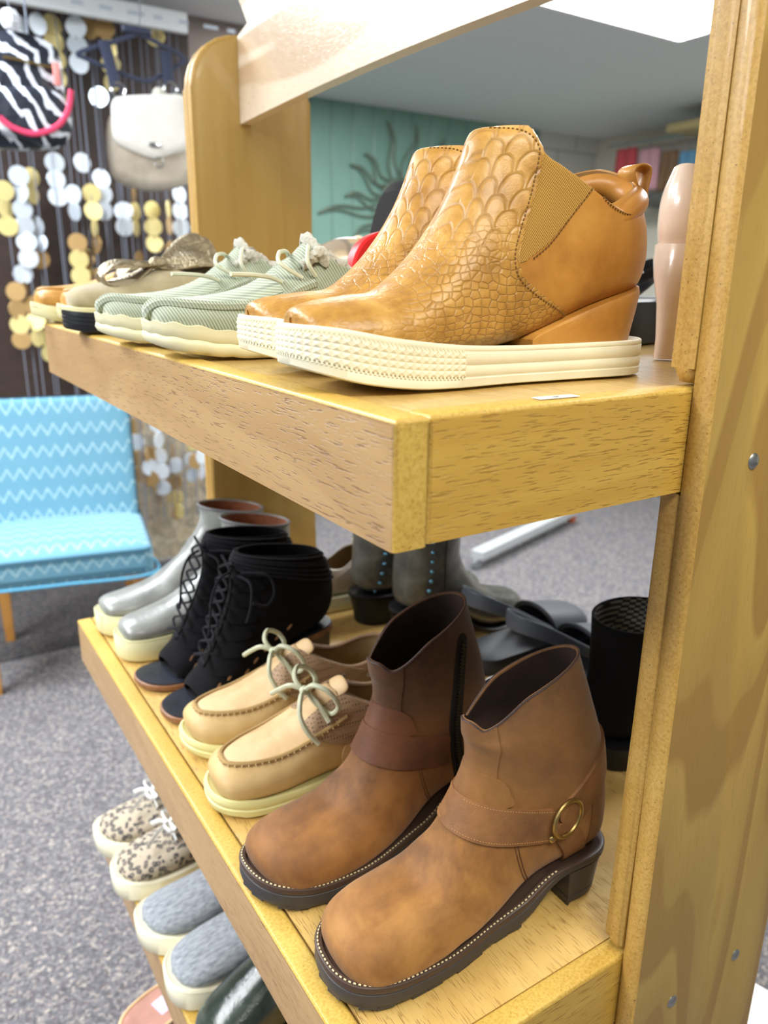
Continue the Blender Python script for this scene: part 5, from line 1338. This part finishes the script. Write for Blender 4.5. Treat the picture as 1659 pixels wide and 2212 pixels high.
# pink sandal on the floor under the rack, white shoe on the floor behind it
m_pinkin = leather('rose_insole', C(176, 128, 112), C(150, 104, 90), .6, 20)
pa, pb = atz(268, 2262, 0), atz(378, 2200, 0)
root = empty('tan_sandal', (pa.x, pa.y, 0), math.atan2(pb.y-pa.y, pb.x-pa.x)+.25, label='tan sandal with rosy insole lying on the carpet below the lower shelf', cat='sandal')
la = Last(.26, .045, .036, .036, 2.3, 1, .004)
v, f = loft_outline(la.outline(40), [(0, .003), (.003, 0), (.020, 0), (.026, -.001), (.027, .003), (.023, .005)]); MB().add(v, f).build('sole', leather('pale_tan_leather', C(226, 190, 144), C(206, 168, 120), .5, 20), root)
v, f = loft_outline(inset_loop(la.outline(40), .005), [(.0225, 0), (.0245, .0005)]); ins = MB().add(v, f).build('insole', m_pinkin, root)
v, f = bbox_vf(.075, .125, -.018, .018, .0244, .0250); MB().add(v, f).build('insole_label', flat('lilac_label', C(206, 196, 222), .6), ins, smooth=False)
st = [(.150, .035, .150, .020, .040, 3, .4), (.165, .062, .168, .019, .039, 3, .4), (.185, .066, .186, .019, .038, 3, .4)]
sp = Upper(st, la, 14, 40); MB().add(sp.V.reshape(-1, 3), sp.faces()).build('strap', leather('tan_strap', C(206, 164, 112), C(180, 138, 88), .5, 20), root)
def floor_sneaker(T, a, label):
    root = empty('white_sneaker', (T[0], T[1], ZL), a, label=label, cat='shoe'); root.scale = (1, 1, .6)
    la = Last(.27, .046, .037, .036, 2.4, 1, .004)
    st = [(.003, .036, .004, .032, .003, 2.3, .5), (.006, .046, .008, .026, .026, 2.5, .5), (.020, .058, .022, .024, .038, 3, .45), (.060, .068, .062, .022, .045, 3, .42), (.110, .090, .13, .022, .042, 3, .45), (.140, .108, .24, .024, .036, 3, .5), (.150, .108, .268, .05, .034, 2.2, .5), (.158, .102, .262, .08, .032, 2.2, .5)]
    up = Upper(st, la, 56, 52); up.build(root, flat('bright_white_leather', C(244, 244, 244), .5), m_lin, .004, .4)
    simple_sole(root, la, [(-.004, .008), (.03, 0), (.28, 0)], [(-.004, .034), (.28, .028)], flat('white_sole', C(246, 246, 246), .5), .003)
    return root
floor_sneaker((.925, .405), PI, 'bright white sneaker on the lower shelf, behind the near post')
# white shoes lying on the carpet beyond the rack
def mule(T, a, z, label, c):
    root = empty('white_mule', (T[0], T[1], z), a, label=label, cat='shoe', group=None)
    la = Last(.24, .040, .033, .032, 2.1, 1, .004)
    v, f = loft_outline(la.outline(36), [(0, .002), (.002, 0), (.012, 0), (.014, .003)]); MB().add(v, f).build('sole', m_white, root)
    st = [(.003, .026, .004, .020, .003, 2.3, .5), (.008, .038, .010, .014, .022, 2.6, .5), (.028, .052, .03, .012, .036, 3, .45), (.065, .062, .066, .012, .041, 3, .42), (.095, .068, .090, .012, .041, 3, .42)]
    sp = Upper(st, la, 36, 48); o = MB().add(sp.V.reshape(-1, 3), sp.faces()).build('upper', flat('white_leather_mule', c, .45), root); md = o.modifiers.new('t', 'SOLIDIFY'); md.thickness = .003; md.offset = -1
mule((.975, .93), PI-.7, 0, 'white mule on the carpet behind the slate clogs', C(232, 232, 226))
# ================================================================== behind the rack
def atx(px, py, X):
    d = fw + rt*((px-829.5)/FPX) - upv*((py-1106)/FPX); k = X/d.x; return Vector((X, d.y*k, CZ+d.z*k))
# blue slipper chair
t = NT('blue_zigzag_upholstery'); s_ = t.sep()
v_ = t.ma('SUBTRACT', s_[2], s_[1]); tri = t.ma('PINGPONG', t.ma('MULTIPLY', s_[0], 1.), .022)
ph = t.ma('ADD', t.ma('MULTIPLY', v_, 15.), t.ma('MULTIPLY', tri, 22.))
fr = t.ma('FRACT', ph); ln = t.ramp(fr, [(0, (1, 1, 1)), (.07, (.8, .8, .8)), (.15, (0, 0, 0)), (.93, (0, 0, 0)), (1, (1, 1, 1))])
rows = t.ramp(t.noise(90, 2), [(.4, (.5, .5, .5)), (.7, (1, 1, 1))])
t.bump(t.noise(500, 2), .3, .001)
m_blue = t.fin(t.mix(t.ma('MULTIPLY', ln, rows), t.mix(t.noise(5, 2), C(92, 140, 162), C(106, 154, 174)), C(176, 206, 212)), .9, 0, .2, sheen=.2)
m_bluep = flat('blue_piping', C(84, 156, 188), .8)
m_leg = oak('chair_leg_oak', 'z', C(206, 150, 76), C(170, 116, 52), C(130, 84, 34), pores=.3)
root = empty('slipper_chair', (.17, 2.70, 0), -.19, label='light blue zigzag-patterned armless chair standing on the carpet before the disc curtain', cat='chair')
def softbox(x0, x1, y0, y1, z0, z1, bev, crown=0.):
    bm = bmesh.new(); bmesh.ops.create_cube(bm, size=1)
    for v in bm.verts: v.co = Vector(((x0+x1)/2+v.co.x*(x1-x0), (y0+y1)/2+v.co.y*(y1-y0), (z0+z1)/2+v.co.z*(z1-z0)))
    bmesh.ops.subdivide_edges(bm, edges=bm.edges[:], cuts=8, use_grid_fill=True)
    for v in bm.verts:
        u = (v.co.x-(x0+x1)/2)/(x1-x0)*2; w = (v.co.y-(y0+y1)/2)/(y1-y0)*2
        if v.co.z > (z0+z1)/2 and crown: v.co.z += crown*(1-abs(u)**3)*(1-abs(w)**3)
    ed = [e for e in bm.edges if len(e.link_faces) == 2 and e.calc_face_angle(0) > 1]
    bmesh.ops.bevel(bm, geom=ed, offset=bev, segments=5, profile=.5, affect='EDGES')
    V = [tuple(v.co) for v in bm.verts]; F = [tuple(v.index for v in f.verts) for f in bm.faces]; bm.free(); return V, F
v, f = softbox(-.04, .555, 0, .52, .385, .50, .035, .02); seat = MB().add(v, f).build('seat', m_blue, root, angle=60)
v, f = softbox(-.03, .545, -.05, .045, .40, .965, .03)
M = Matrix.Translation((0, .44, .0)) @ Matrix.Translation((0, 0, .42)) @ Matrix.Rotation(-.16, 4, 'X') @ Matrix.Translation((0, 0, -.42))
MB().add(xform(v, M), f).build('backrest', m_blue, root, angle=60)
P = [(-.035, .002, .392), (.25, -.003, .390), (.550, .002, .392), (.552, .26, .392), (.550, .50, .392)]
v, f = tube(P, .006, 8, n=60); MB().add(v, f).build('piping', m_bluep, seat)
for (x, y) in ((.0, .04), (.50, .05), (.02, .47), (.49, .47)):
    v, f = prism_vf([(-.024, -.024), (.024, -.024), (.024, .024), (-.024, .024)], 0, .40, 'z')
    v = [(px_*(0.62 if pz < .1 else 1)+x, py_*(0.62 if pz < .1 else 1)+y, pz) for px_, py_, pz in v]; MB().add(v, f).build('leg', m_leg, root, smooth=False)
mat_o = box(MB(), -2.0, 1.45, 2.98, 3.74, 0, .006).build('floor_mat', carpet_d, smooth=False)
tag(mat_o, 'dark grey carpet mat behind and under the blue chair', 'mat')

# curtain of metallic discs
m_dg = NT('gold_disc').fin(C(244, 226, 156), .35, .45); m_ds = NT('silver_disc').fin(C(232, 242, 252), .3, .45); m_db = NT('bronze_disc').fin(C(190, 156, 104), .4, .6)
m_str = flat('grey_string', C(120, 126, 140), .7)
cur = MB(); YC = 3.62; R_ = random.Random(4)
cols = {75: [('s', 62)], 115: [('s', 58)], 150: [('g', 60), ('g', 96), ('g', 134), ('g', 172), ('g', 208), ('g', 245)], 192: [('s', 64), ('s', 102), ('s', 140)], 222: [('b', 68)], 250: [('b', 66)],
        263: [('g', 108), ('g', 143), ('g', 180)], 232: [('s', 212)], 356: [('g', 82)], 5: [('g', 412), ('g', 450), ('g', 488), ('b', 630), ('b', 668), ('g', 702), ('b', 735)],
        42: [('s', 380), ('s', 416), ('s', 452), ('s', 488), ('s', 522), ('s', 558), ('b', 660), ('g', 694), ('g', 730)], 71: [('g', 384), ('g', 420), ('s', 488), ('s', 524), ('b', 560), ('g', 640), ('g', 690), ('g', 730), ('g', 764)],
        28: [('s', 592), ('b', 628)], 122: [('s', 352), ('s', 388), ('s', 424), ('g', 640), ('g', 740)], 152: [('s', 420), ('s', 456), ('b', 524), ('g', 560), ('g', 596), ('b', 632)], 182: [('s', 352)],
        194: [('g', 418), ('g', 455), ('g', 492), ('b', 528), ('b', 600)], 221: [('s', 386), ('s', 420), ('s', 456)], 172: [('g', 556), ('g', 594), ('b', 560)], 262: [('s', 456), ('s', 490)],
        291: [('b', 420), ('g', 456), ('g', 492), ('b', 560)], 326: [('g', 454), ('g', 490), ('g', 526)], 357: [('g', 452), ('b', 488), ('b', 540)], 388: [('s', 420), ('s', 456), ('s', 492), ('s', 528)],
        302: [('s', 920), ('s', 955), ('s', 990), ('s', 1024), ('s', 1060)], 276: [('b', 985), ('s', 1015), ('b', 1040)], 340: [('s', 1010), ('g', 1110)], 380: [('g', 960), ('b', 1000)], 400: [('s', 990), ('s', 1024)]}
for px, L in cols.items():
    xs = at(px, 400, YC); y = YC+R_.uniform(-.03, .03)
    v, f = tube_vf([(xs.x, y, .25), (xs.x+.003, y, 1.3), (xs.x, y, 2.42)], .0022, 5); cur.add(v, f, 3)
    for c, py in L:
        p = at(px, py, y); k = {'g': 0, 's': 1, 'b': 2}[c]; a = R_.gauss(0, .45); r = .039
        v, f = lathe_vf([(r*.98, -.0008), (r, 0), (r*.98, .0008), (.002, .0014)], 22, 'y'); 
        cur.add(xform(v, Matrix.Translation((xs.x, y-.004, p.z)) @ Matrix.Rotation(a, 4, 'Z') @ Matrix.Rotation(R_.gauss(0, .08), 4, 'X')), f, k)
for i in range(26):                               # more strands low behind the chair
    x = -.9+i*.085; y = YC+R_.uniform(-.03, .05); z = R_.uniform(.5, .8)
    for q in range(R_.randint(2, 5)):
        v, f = lathe_vf([(.036, -.0008), (.037, 0), (.036, .0008), (.002, .0014)], 18, 'y'); cur.add(xform(v, Matrix.Translation((x, y, z-.078*q)) @ Matrix.Rotation(R_.gauss(0, .5), 4, 'Z')), f, R_.choice((0, 1, 2, 2)))
o = cur.build('disc_curtain', [m_dg, m_ds, m_db, m_str], smooth=False)
tag(o, 'hanging curtain of gold and silver metallic discs on strings before the dark wall', 'curtain', kind='stuff')
# white shelf edge with faded lettering above it
a, b = at(-120, 8, 3.50), at(405, 50, 3.50)
s1 = MB(); box(s1, a.x, b.x, 3.50, 3.53, b.z-.036, b.z+.036)
prints = []
for k in range(12):
    x = a.x+.12+k*.105; w_ = R_.uniform(.03, .07); prints.append(bbox_vf(x, x+w_, 3.4990, 3.4998, b.z-.006, b.z+.008))
sg_o = s1.build('sign_strip', flat('white_strip', C(244, 248, 252), .5), smooth=False); fp = flat('faded_print', C(206, 216, 228), .6)
for v, f in prints: MB().add(v, f).build('printed_word', fp, sg_o, smooth=False)
tag(sg_o, 'long white sign strip with faded print above the disc curtain', 'sign')
rod = MB(); v, f = tube_vf([(-2., 3.02, 2.41), (1.2, 3.02, 2.41)], .010, 10); rod.add(v, f)
tag(rod.build('hanging_rod', metal), 'steel rod the bags hang from, just above the photo edge', 'rod')
# cream handbag on a black hanger
YB = 3.0; g = at(300, 215, YB)
hg = empty('coat_hanger', (g.x, YB, 2.40), 0, label='black plastic hanger holding the cream handbag by its straps', cat='hanger')
z0 = at(300, 70, YB).z-2.40; m_hang = flat('black_plastic', C(58, 64, 86), .4)
def L(px, py): p = at(px, py, YB); return (p.x-g.x, 0, p.z-2.40)
for pts in ([L(300, 72), L(240, 92), L(185, 108), L(165, 118)], [L(300, 72), L(345, 95), L(385, 115), L(402, 130)], [L(165, 118), L(300, 172), L(345, 165), L(402, 130)]):
    v, f = tube(pts, .0075, 8, flat=.6); MB().add(v, f).build('arm', m_hang, hg)
a, b = L(262, 52), L(328, 80); v, f = bbox_vf(a[0], b[0], -.012, .012, b[2], a[2], .008, 3); MB().add(v, f).build('label_block', m_hang, hg)
v, f = tube([(L(300, 55)[0], 0, L(300, 55)[2]), (L(302, 20)[0], 0, L(302, 20)[2]), (L(302, 20)[0]+.002, 0, .005), (.010+L(302, 20)[0], .012, .028), (L(302, 20)[0]+.012, .030, .026), (L(302, 20)[0]+.012, .036, .010)], .0022, 7); MB().add(v, f).build('hook', m_str, hg)
bg = empty('cream_handbag', (g.x, YB, at(300, 405, YB).z), 0, label='cream and beige flap handbag hanging on the black hanger', cat='handbag')
zb = at(300, 405, YB).z
def Q(px, py): p = at(px, py, YB); return (p.x-g.x, p.z-zb)
def pillow(poly, d, mat, name, parent, y=0., n=9):
    """rounded cushion shape from an outline in x and z"""
    P = catm(poly, 48, True); c = P.mean(0); V = []; F = []; k = len(P)
    for i in range(n):
        u = i/(n-1)*2-1; s = (1-abs(u)**2.6)**(1/2.6) if abs(u) < 1 else 0; s = .80+.20*s if abs(u) < .99 else .74
        for p in P: q = c+(p-c)*s; V.append((q[0], y+u*d, q[1]))
    for i in range(n-1): F += [(i*k+j, i*k+(j+1) % k, (i+1)*k+(j+1) % k, (i+1)*k+j) for j in range(k)]
    F.append(tuple(range(k))[::-1]); F.append(tuple((n-1)*k+j for j in range(k)))
    return MB().add(V, F).build(name, mat, parent, angle=60)
m_bagb = leather('pleated_beige_leather', C(206, 196, 178), C(176, 164, 146), .5, 12, 500, .2); m_bagw = leather('white_bag_leather', C(246, 244, 236), C(236, 232, 222), .45, 12, 500, .1)
pillow([Q(238, 250), Q(300, 235), Q(396, 245), Q(412, 330), Q(408, 395), Q(330, 412), Q(262, 395), Q(236, 350)], .045, m_bagb, 'body', bg)
pillow([Q(236, 222), Q(262, 213), Q(330, 210), Q(388, 214), Q(400, 260), Q(402, 318), Q(360, 338), Q(325, 346), Q(285, 334), Q(240, 308), Q(233, 260)], .012, m_bagw, 'flap', bg, y=-.048)
for (x0, y0, x1, y1) in ((222, 88, 246, 192), (356, 112, 360, 186)):
    a, b = Q(x0, y0), Q(x1, y1); v, f = tube([(a[0], -.01, a[1]), ((a[0]+b[0])/2, -.02, (a[1]+b[1])/2), (b[0], -.03, b[1])], .020, 8, flat=.12); MB().add(v, f).build('strap', m_hang, bg)
for (x0, y0) in ((250, 198), (362, 196)):
    a = Q(x0, y0); v, f = torus_vf((a[0], -.03, a[1]), .022, .004, (.2, 1, 0)); MB().add(v, f).build('ring', m_steel, bg)
a = Q(322, 318); v, f = bbox_vf(a[0]-.020, a[0]+.020, -.066, -.060, a[1]-.008, a[1]+.008, .002, 2); MB().add(v, f).build('name_plate', m_steel, bg)
a = Q(332, 355); v, f = torus_vf((a[0], -.060, a[1]), .016, .003, (0, 1, 0)); MB().add(v, f).build('clasp_ring', m_steel, bg)
a = Q(338, 208); v, f = sphere_vf((a[0], -.03, a[1]), .024, 14, 10); MB().add(v, f).build('pompom', m_fleece, bg)
# zebra bag
t = NT('zebra_satin'); w_ = t.noise(5, 3, vec=t.map(scale=(1, 1, 1)), dist=1.1); s_ = t.sep()
q = t.ma('SINE', t.ma('ADD', t.ma('MULTIPLY', t.ma('ADD', s_[0], t.ma('MULTIPLY', s_[2], .9)), 84.), t.ma('MULTIPLY', w_, 20.)))
t.bump(t.noise(14, 3, dist=.6), .5, .02)
m_zeb = t.fin(t.mix(t.ramp(q, [(.40, (0, 0, 0)), (.5, (1, 1, 1))]), C(30, 34, 46), C(222, 228, 238)), .4)
YZ = 2.95; zg = at(60, 325, YZ)
zb_ = empty('zebra_bag', (zg.x, YZ, zg.z), 0, label='black and white zebra-striped bag with pink strap at the left edge', cat='handbag')
def Q2(px, py): p = at(px, py, YZ); return (p.x-zg.x, p.z-zg.z)
pillow([Q2(-70, 90), Q2(0, 70), Q2(60, 78), Q2(118, 108), Q2(132, 160), Q2(138, 230), Q2(140, 300), Q2(110, 322), Q2(0, 322), Q2(-80, 300)], .06, m_zeb, 'body', zb_)
pillow([Q2(-70, 205), Q2(20, 195), Q2(100, 200), Q2(142, 240), Q2(143, 300), Q2(112, 326), Q2(20, 300), Q2(-70, 285)], .03, m_zeb, 'gathered_pocket', zb_, y=-.05)
m_pinks = flat('magenta_strap', C(206, 60, 96), .45)
P = [(*Q2(142, 205),), (*Q2(135, 250),), (*Q2(110, 283),), (*Q2(65, 297),), (*Q2(20, 285),), (*Q2(-10, 262),)]
v, f = tube([(p[0], -.085, p[1]) for p in P], .009, 8, flat=.6); MB().add(v, f).build('strap', m_pinks, zb_)
a = Q2(114, 168); v, f = bbox_vf(a[0]-.012, a[0]+.008, -.075, -.067, a[1]-.035, a[1]+.030, .002, 2); MB().add(v, f).build('tag', flat('coral_tag', C(226, 140, 134), .6), zb_)
P = [Q2(0, 133), Q2(45, 142), Q2(105, 156)]; v, f = tube([(p[0], -.068, p[1]) for p in P], .004, 7); MB().add(v, f).build('zip', m_gold, zb_)
a = Q2(60, 75); v, f = tube([(a[0], 0, a[1]-.02), (a[0], 0, 2.40-zg.z+.004), (a[0]+.006, .01, 2.42-zg.z+.008), (a[0]+.006, .035, 2.42-zg.z+.002)], .003, 7); MB().add(v, f).build('hanging_loop', m_str, zb_)
a = at(22, 42, 2.88); cb = MB(); v, f = sphere_vf((a.x, 2.88, a.z), .032, 8, 5); cb.add(v, f)
tag(cb.build('crystal_bead', NT('cut_glass').fin((.92, .95, 1), .05, 0, .8, trans=.4), smooth=False), 'faceted clear crystal bead hanging above the zebra bag', 'bead')
v, f = tube_vf([(a.x, 2.88, a.z+.03), (a.x, 2.95, 2.405), (a.x, 3.01, 2.425)], .0015, 5); MB().add(v, f).build('cord', m_str, cb and bpy.data.objects['crystal_bead'])

# wrought sun on the teal wall
YS = 4.895; sc_ = at(868, 440, YS)
sun = empty('sun_wall_ornament', (sc_.x, YS, sc_.z), 0, label='dark metal sun ornament with wavy rays on the teal wall', cat='ornament')
m_iron = flat('dark_iron', C(112, 124, 110), .5, .3)
tips = [(837, 262), (788, 332), (757, 356), (746, 424), (688, 460), (765, 515), (830, 560), (900, 270), (960, 300), (1000, 360), (1010, 440), (980, 520), (910, 570)]
for tx, ty in tips:
    p = at(tx, ty, YS); d = np.array((p.x-sc_.x, p.z-sc_.z)); L_ = np.linalg.norm(d); u = d/L_; n_ = np.array((-u[1], u[0])); r0_ = .17
    def ray(sg):
        o = []
        for i in range(9):
            k = i/8; r = r0_+(L_-r0_)*k; w_ = sg*.040*(1-k)+.030*math.sin(k*PI*2)*(1-k*.3); q = u*r+n_*w_; o.append((q[0], 0, q[1]))
        return o
    A = ray(1); B = ray(-1)[::-1][1:]
    v, f = tube_vf(catm(A+B, 50), .0062, 7); MB().add(v, f).build('ray', m_iron, sun)
v, f = torus_vf((0, 0, 0), .165, .010, (0, 1, 0), 48); MB().add(v, f).build('ring', m_iron, sun)
# clothes along the right-hand wall
XR = 5.05
def garment(px0, px1, py0, py1, c, label):
    a = atx(px0, py0, XR); b = atx(px1, py0, XR); z1 = atx(px0, py1, XR).z; w = abs(a.y-b.y); h = a.z-z1
    g_ = empty('hanging_shirt', (XR, (a.y+b.y)/2, a.z-h), 0, label=label, cat='clothes', group='shirts hanging along the far right wall')
    V = []; F = []; n, m_ = 12, 10
    for i in range(n):
        u = i/(n-1)
        for j in range(m_):
            v_ = j/(m_-1); V.append((.03*math.sin(u*14+v_)*.5-.02, (u-.5)*w*(1-.12*v_), h*v_))
    for i in range(n-1):
        for j in range(m_-1): q = i*m_+j; F.append((q, q+1, q+m_+1, q+m_))
    o = MB().add(V, F).build('cloth', flat('shirt_cloth', c, .9), g_); o.modifiers.new('t', 'SOLIDIFY').thickness = .02
    v, f = tube([(0, 0, h), (0, 0, h+.02), (0, .02, h+.045), (0, .01, h+.06)], .004, 6); MB().add(v, f).build('hanger_hook', m_steel, g_)
garment(1335, 1382, 326, 420, C(226, 96, 104), 'coral red shirt hanging nearest the corner of the far right wall')
garment(1384, 1432, 326, 414, C(240, 186, 196), 'pale pink shirt hanging beside the coral shirt on the far right wall')
garment(1434, 1470, 330, 412, C(156, 122, 92), 'brown shirt hanging between the pink and blue ones')
garment(1472, 1512, 330, 400, C(122, 178, 216), 'sky blue shirt hanging beside the brown one, next to the post')
p0, p1 = atx(1325, 318, XR), atx(1560, 312, XR)
v, f = tube_vf([(XR, p1.y-.4, p0.z+.005), (XR, p0.y+.05, p0.z+.005)], .012, 8); tag(MB().add(v, f).build('clothes_rail', metal), 'grey rail carrying the row of shirts on the far right wall', 'rail')
def slab(name, py, hgt, x0, x1, px0, px1, m, label, cat):
    a = atx(px0, py, x0); b = atx(px1, py, x0); mb = MB(); box(mb, x0, x1, min(a.y, b.y)-.3, max(a.y, b.y), a.z-hgt, a.z, .004)
    return tag(mb.build(name, m), label, cat)
slab('wall_shelf', 268, .05, 4.70, 5.24, 1440, 1540, flat('pine_shelf', C(206, 184, 132), .6), 'pale wooden wall shelf high on the right wall near the ceiling', 'shelf')
slab('display_shelf', 426, .05, 4.75, 5.24, 1325, 1540, flat('dark_shelf', C(92, 92, 88), .6), 'dark grey shelf under the hanging shirts', 'shelf')
tr = empty('display_table', (4.7, 3.9, 0), 0, label='pale display table by the far right wall', cat='table')
tp = MB(); box(tp, -.4, .4, -.7, .7, .90, .94, .004); tp.build('tabletop', flat('table_laminate', C(206, 200, 186), .5), tr)
for x, y in ((-.36, -.66), (.36, -.66), (-.36, .66), (.36, .66)): box(MB(), x-.02, x+.02, y-.02, y+.02, 0, .90).build('leg', metal, tr, smooth=False)
R2 = random.Random(8)
for i, (y, w, hh, c, nm) in enumerate(((4.40, .26, .20, C(240, 238, 226), 'ivory'), (4.10, .24, .16, C(62, 66, 74), 'charcoal'), (3.82, .26, .22, C(226, 220, 206), 'cream'), (3.52, .24, .14, C(196, 196, 200), 'light grey'))):
    mb = MB()
    v, f = softbox(4.42, 4.82, y-w/2, y+w/2, .94, .94+hh, .03, .02); mb.add(v, f)
    tag(mb.build('folded_clothes', flat('folded_cloth', c, .95)), nm+' stack of folded clothes on the display table by the right wall', 'clothes')
for b_ in ('x',):
    a, b = atz(1030, 1205, .06), atz(1235, 1108, .06)
    fr_ = empty('garment_rack', (a.x, a.y, 0), 0, label='grey metal foot frame of a garment rack on the carpet behind the rack', cat='rack')
    dv = b-a; n_ = Vector((-dv.y, dv.x, 0)).normalized()*.035
    V = [tuple(Vector((0, 0, z))+o+s*n_) for o in (Vector((0, 0, 0)), Vector((dv.x, dv.y, 0))) for s in (-1, 1) for z in (.055, .095)]
    F = [(0, 1, 3, 2), (4, 6, 7, 5), (0, 2, 6, 4), (1, 5, 7, 3), (0, 4, 5, 1), (2, 3, 7, 6)]
    MB().add(V, F).build('foot_bar', flat('pale_grey_metal', C(186, 190, 192), .4), fr_, smooth=False)
    for o, c in ((Vector((0, 0, 0)), C(120, 124, 128)), (Vector((dv.x, dv.y, 0)), C(196, 96, 52))):
        v, f = lathe_vf([(.001, -.014), (.026, -.013), (.028, 0), (.026, .013), (.001, .014)], 18, 'y', (o.x, o.y, .028)); MB().add(v, f).build('caster', flat('caster_plastic', c, .5), fr_)
# ceiling light that glares at the top right
pc = atz(1400, -10, CZ+1.10)
cl = empty('ceiling_light', (pc.x, pc.y, CZ+1.12), 0, label='bright recessed ceiling light panel at the upper right', cat='lamp')
fm = MB(); 
for (x0, x1, y0, y1) in ((-.62, .62, -.33, -.30), (-.62, .62, .30, .33), (-.62, -.59, -.30, .30), (.59, .62, -.30, .30)): box(fm, x0, x1, y0, y1, -.03, .0)
fm.build('frame', flat('white_enamel', C(240, 240, 240), .5), cl, smooth=False)
t = NT('light_diffuser'); t.b.inputs['Emission Color'].default_value = (.97, .99, 1, 1); t.b.inputs['Emission Strength'].default_value = 14; t.fin((.9, .9, .9), .5)
box(MB(), -.59, .59, -.30, .30, -.022, -.012).build('diffuser', t.m, cl, smooth=False)
# ------------------------------------------------------------------ light
def lamp(name, loc, rot, size, e, col=(1, 1, 1), sy=None):
    d = bpy.data.lights.new(name, 'AREA'); d.energy = e; d.color = col; d.shape = 'RECTANGLE'; d.size = size; d.size_y = sy or size
    o = bpy.data.objects.new(name, d); o.location = loc; o.rotation_euler = rot; COL.objects.link(o); return o
TOP = CZ+1.10
lamp('ceiling_lamp', (-1.3, 1.6, TOP), (0, 0, 0), 1.2, 60, (.96, .98, 1), 1.2)
lamp('ceiling_lamp', (-2.5, .8, TOP), (0, 0, 0), 1.2, 110, (.97, .98, 1), 1.2)  # added lamp out to the left, brightens header board, fascias and toe fronts
lamp('ceiling_lamp', (.2, -.6, TOP), (0, 0, 0), 1.2, 36, (1, .95, .82), .6)
lamp('ceiling_lamp', (2.6, 1.0, TOP), (0, 0, 0), 1.2, 60, (.97, .99, 1), .6)
lamp('ceiling_lamp', (2.4, 3.4, TOP), (0, 0, 0), 1.2, 60, (.97, .99, 1), .6)
lamp('ceiling_lamp', (-.4, 2.6, TOP), (0, 0, 0), 1.2, 80, (.9, .95, 1), .6)
w = bpy.data.worlds.new('room_light'); SC.world = w; w.use_nodes = True
w.node_tree.nodes['Background'].inputs[0].default_value = (.93, .96, 1, 1); w.node_tree.nodes['Background'].inputs[1].default_value = .22
SC.view_settings.view_transform = 'Standard'; SC.view_settings.look = 'None'; SC.view_settings.gamma = 1; SC.view_settings.use_curve_mapping = False
SC.view_settings.exposure = 0.22
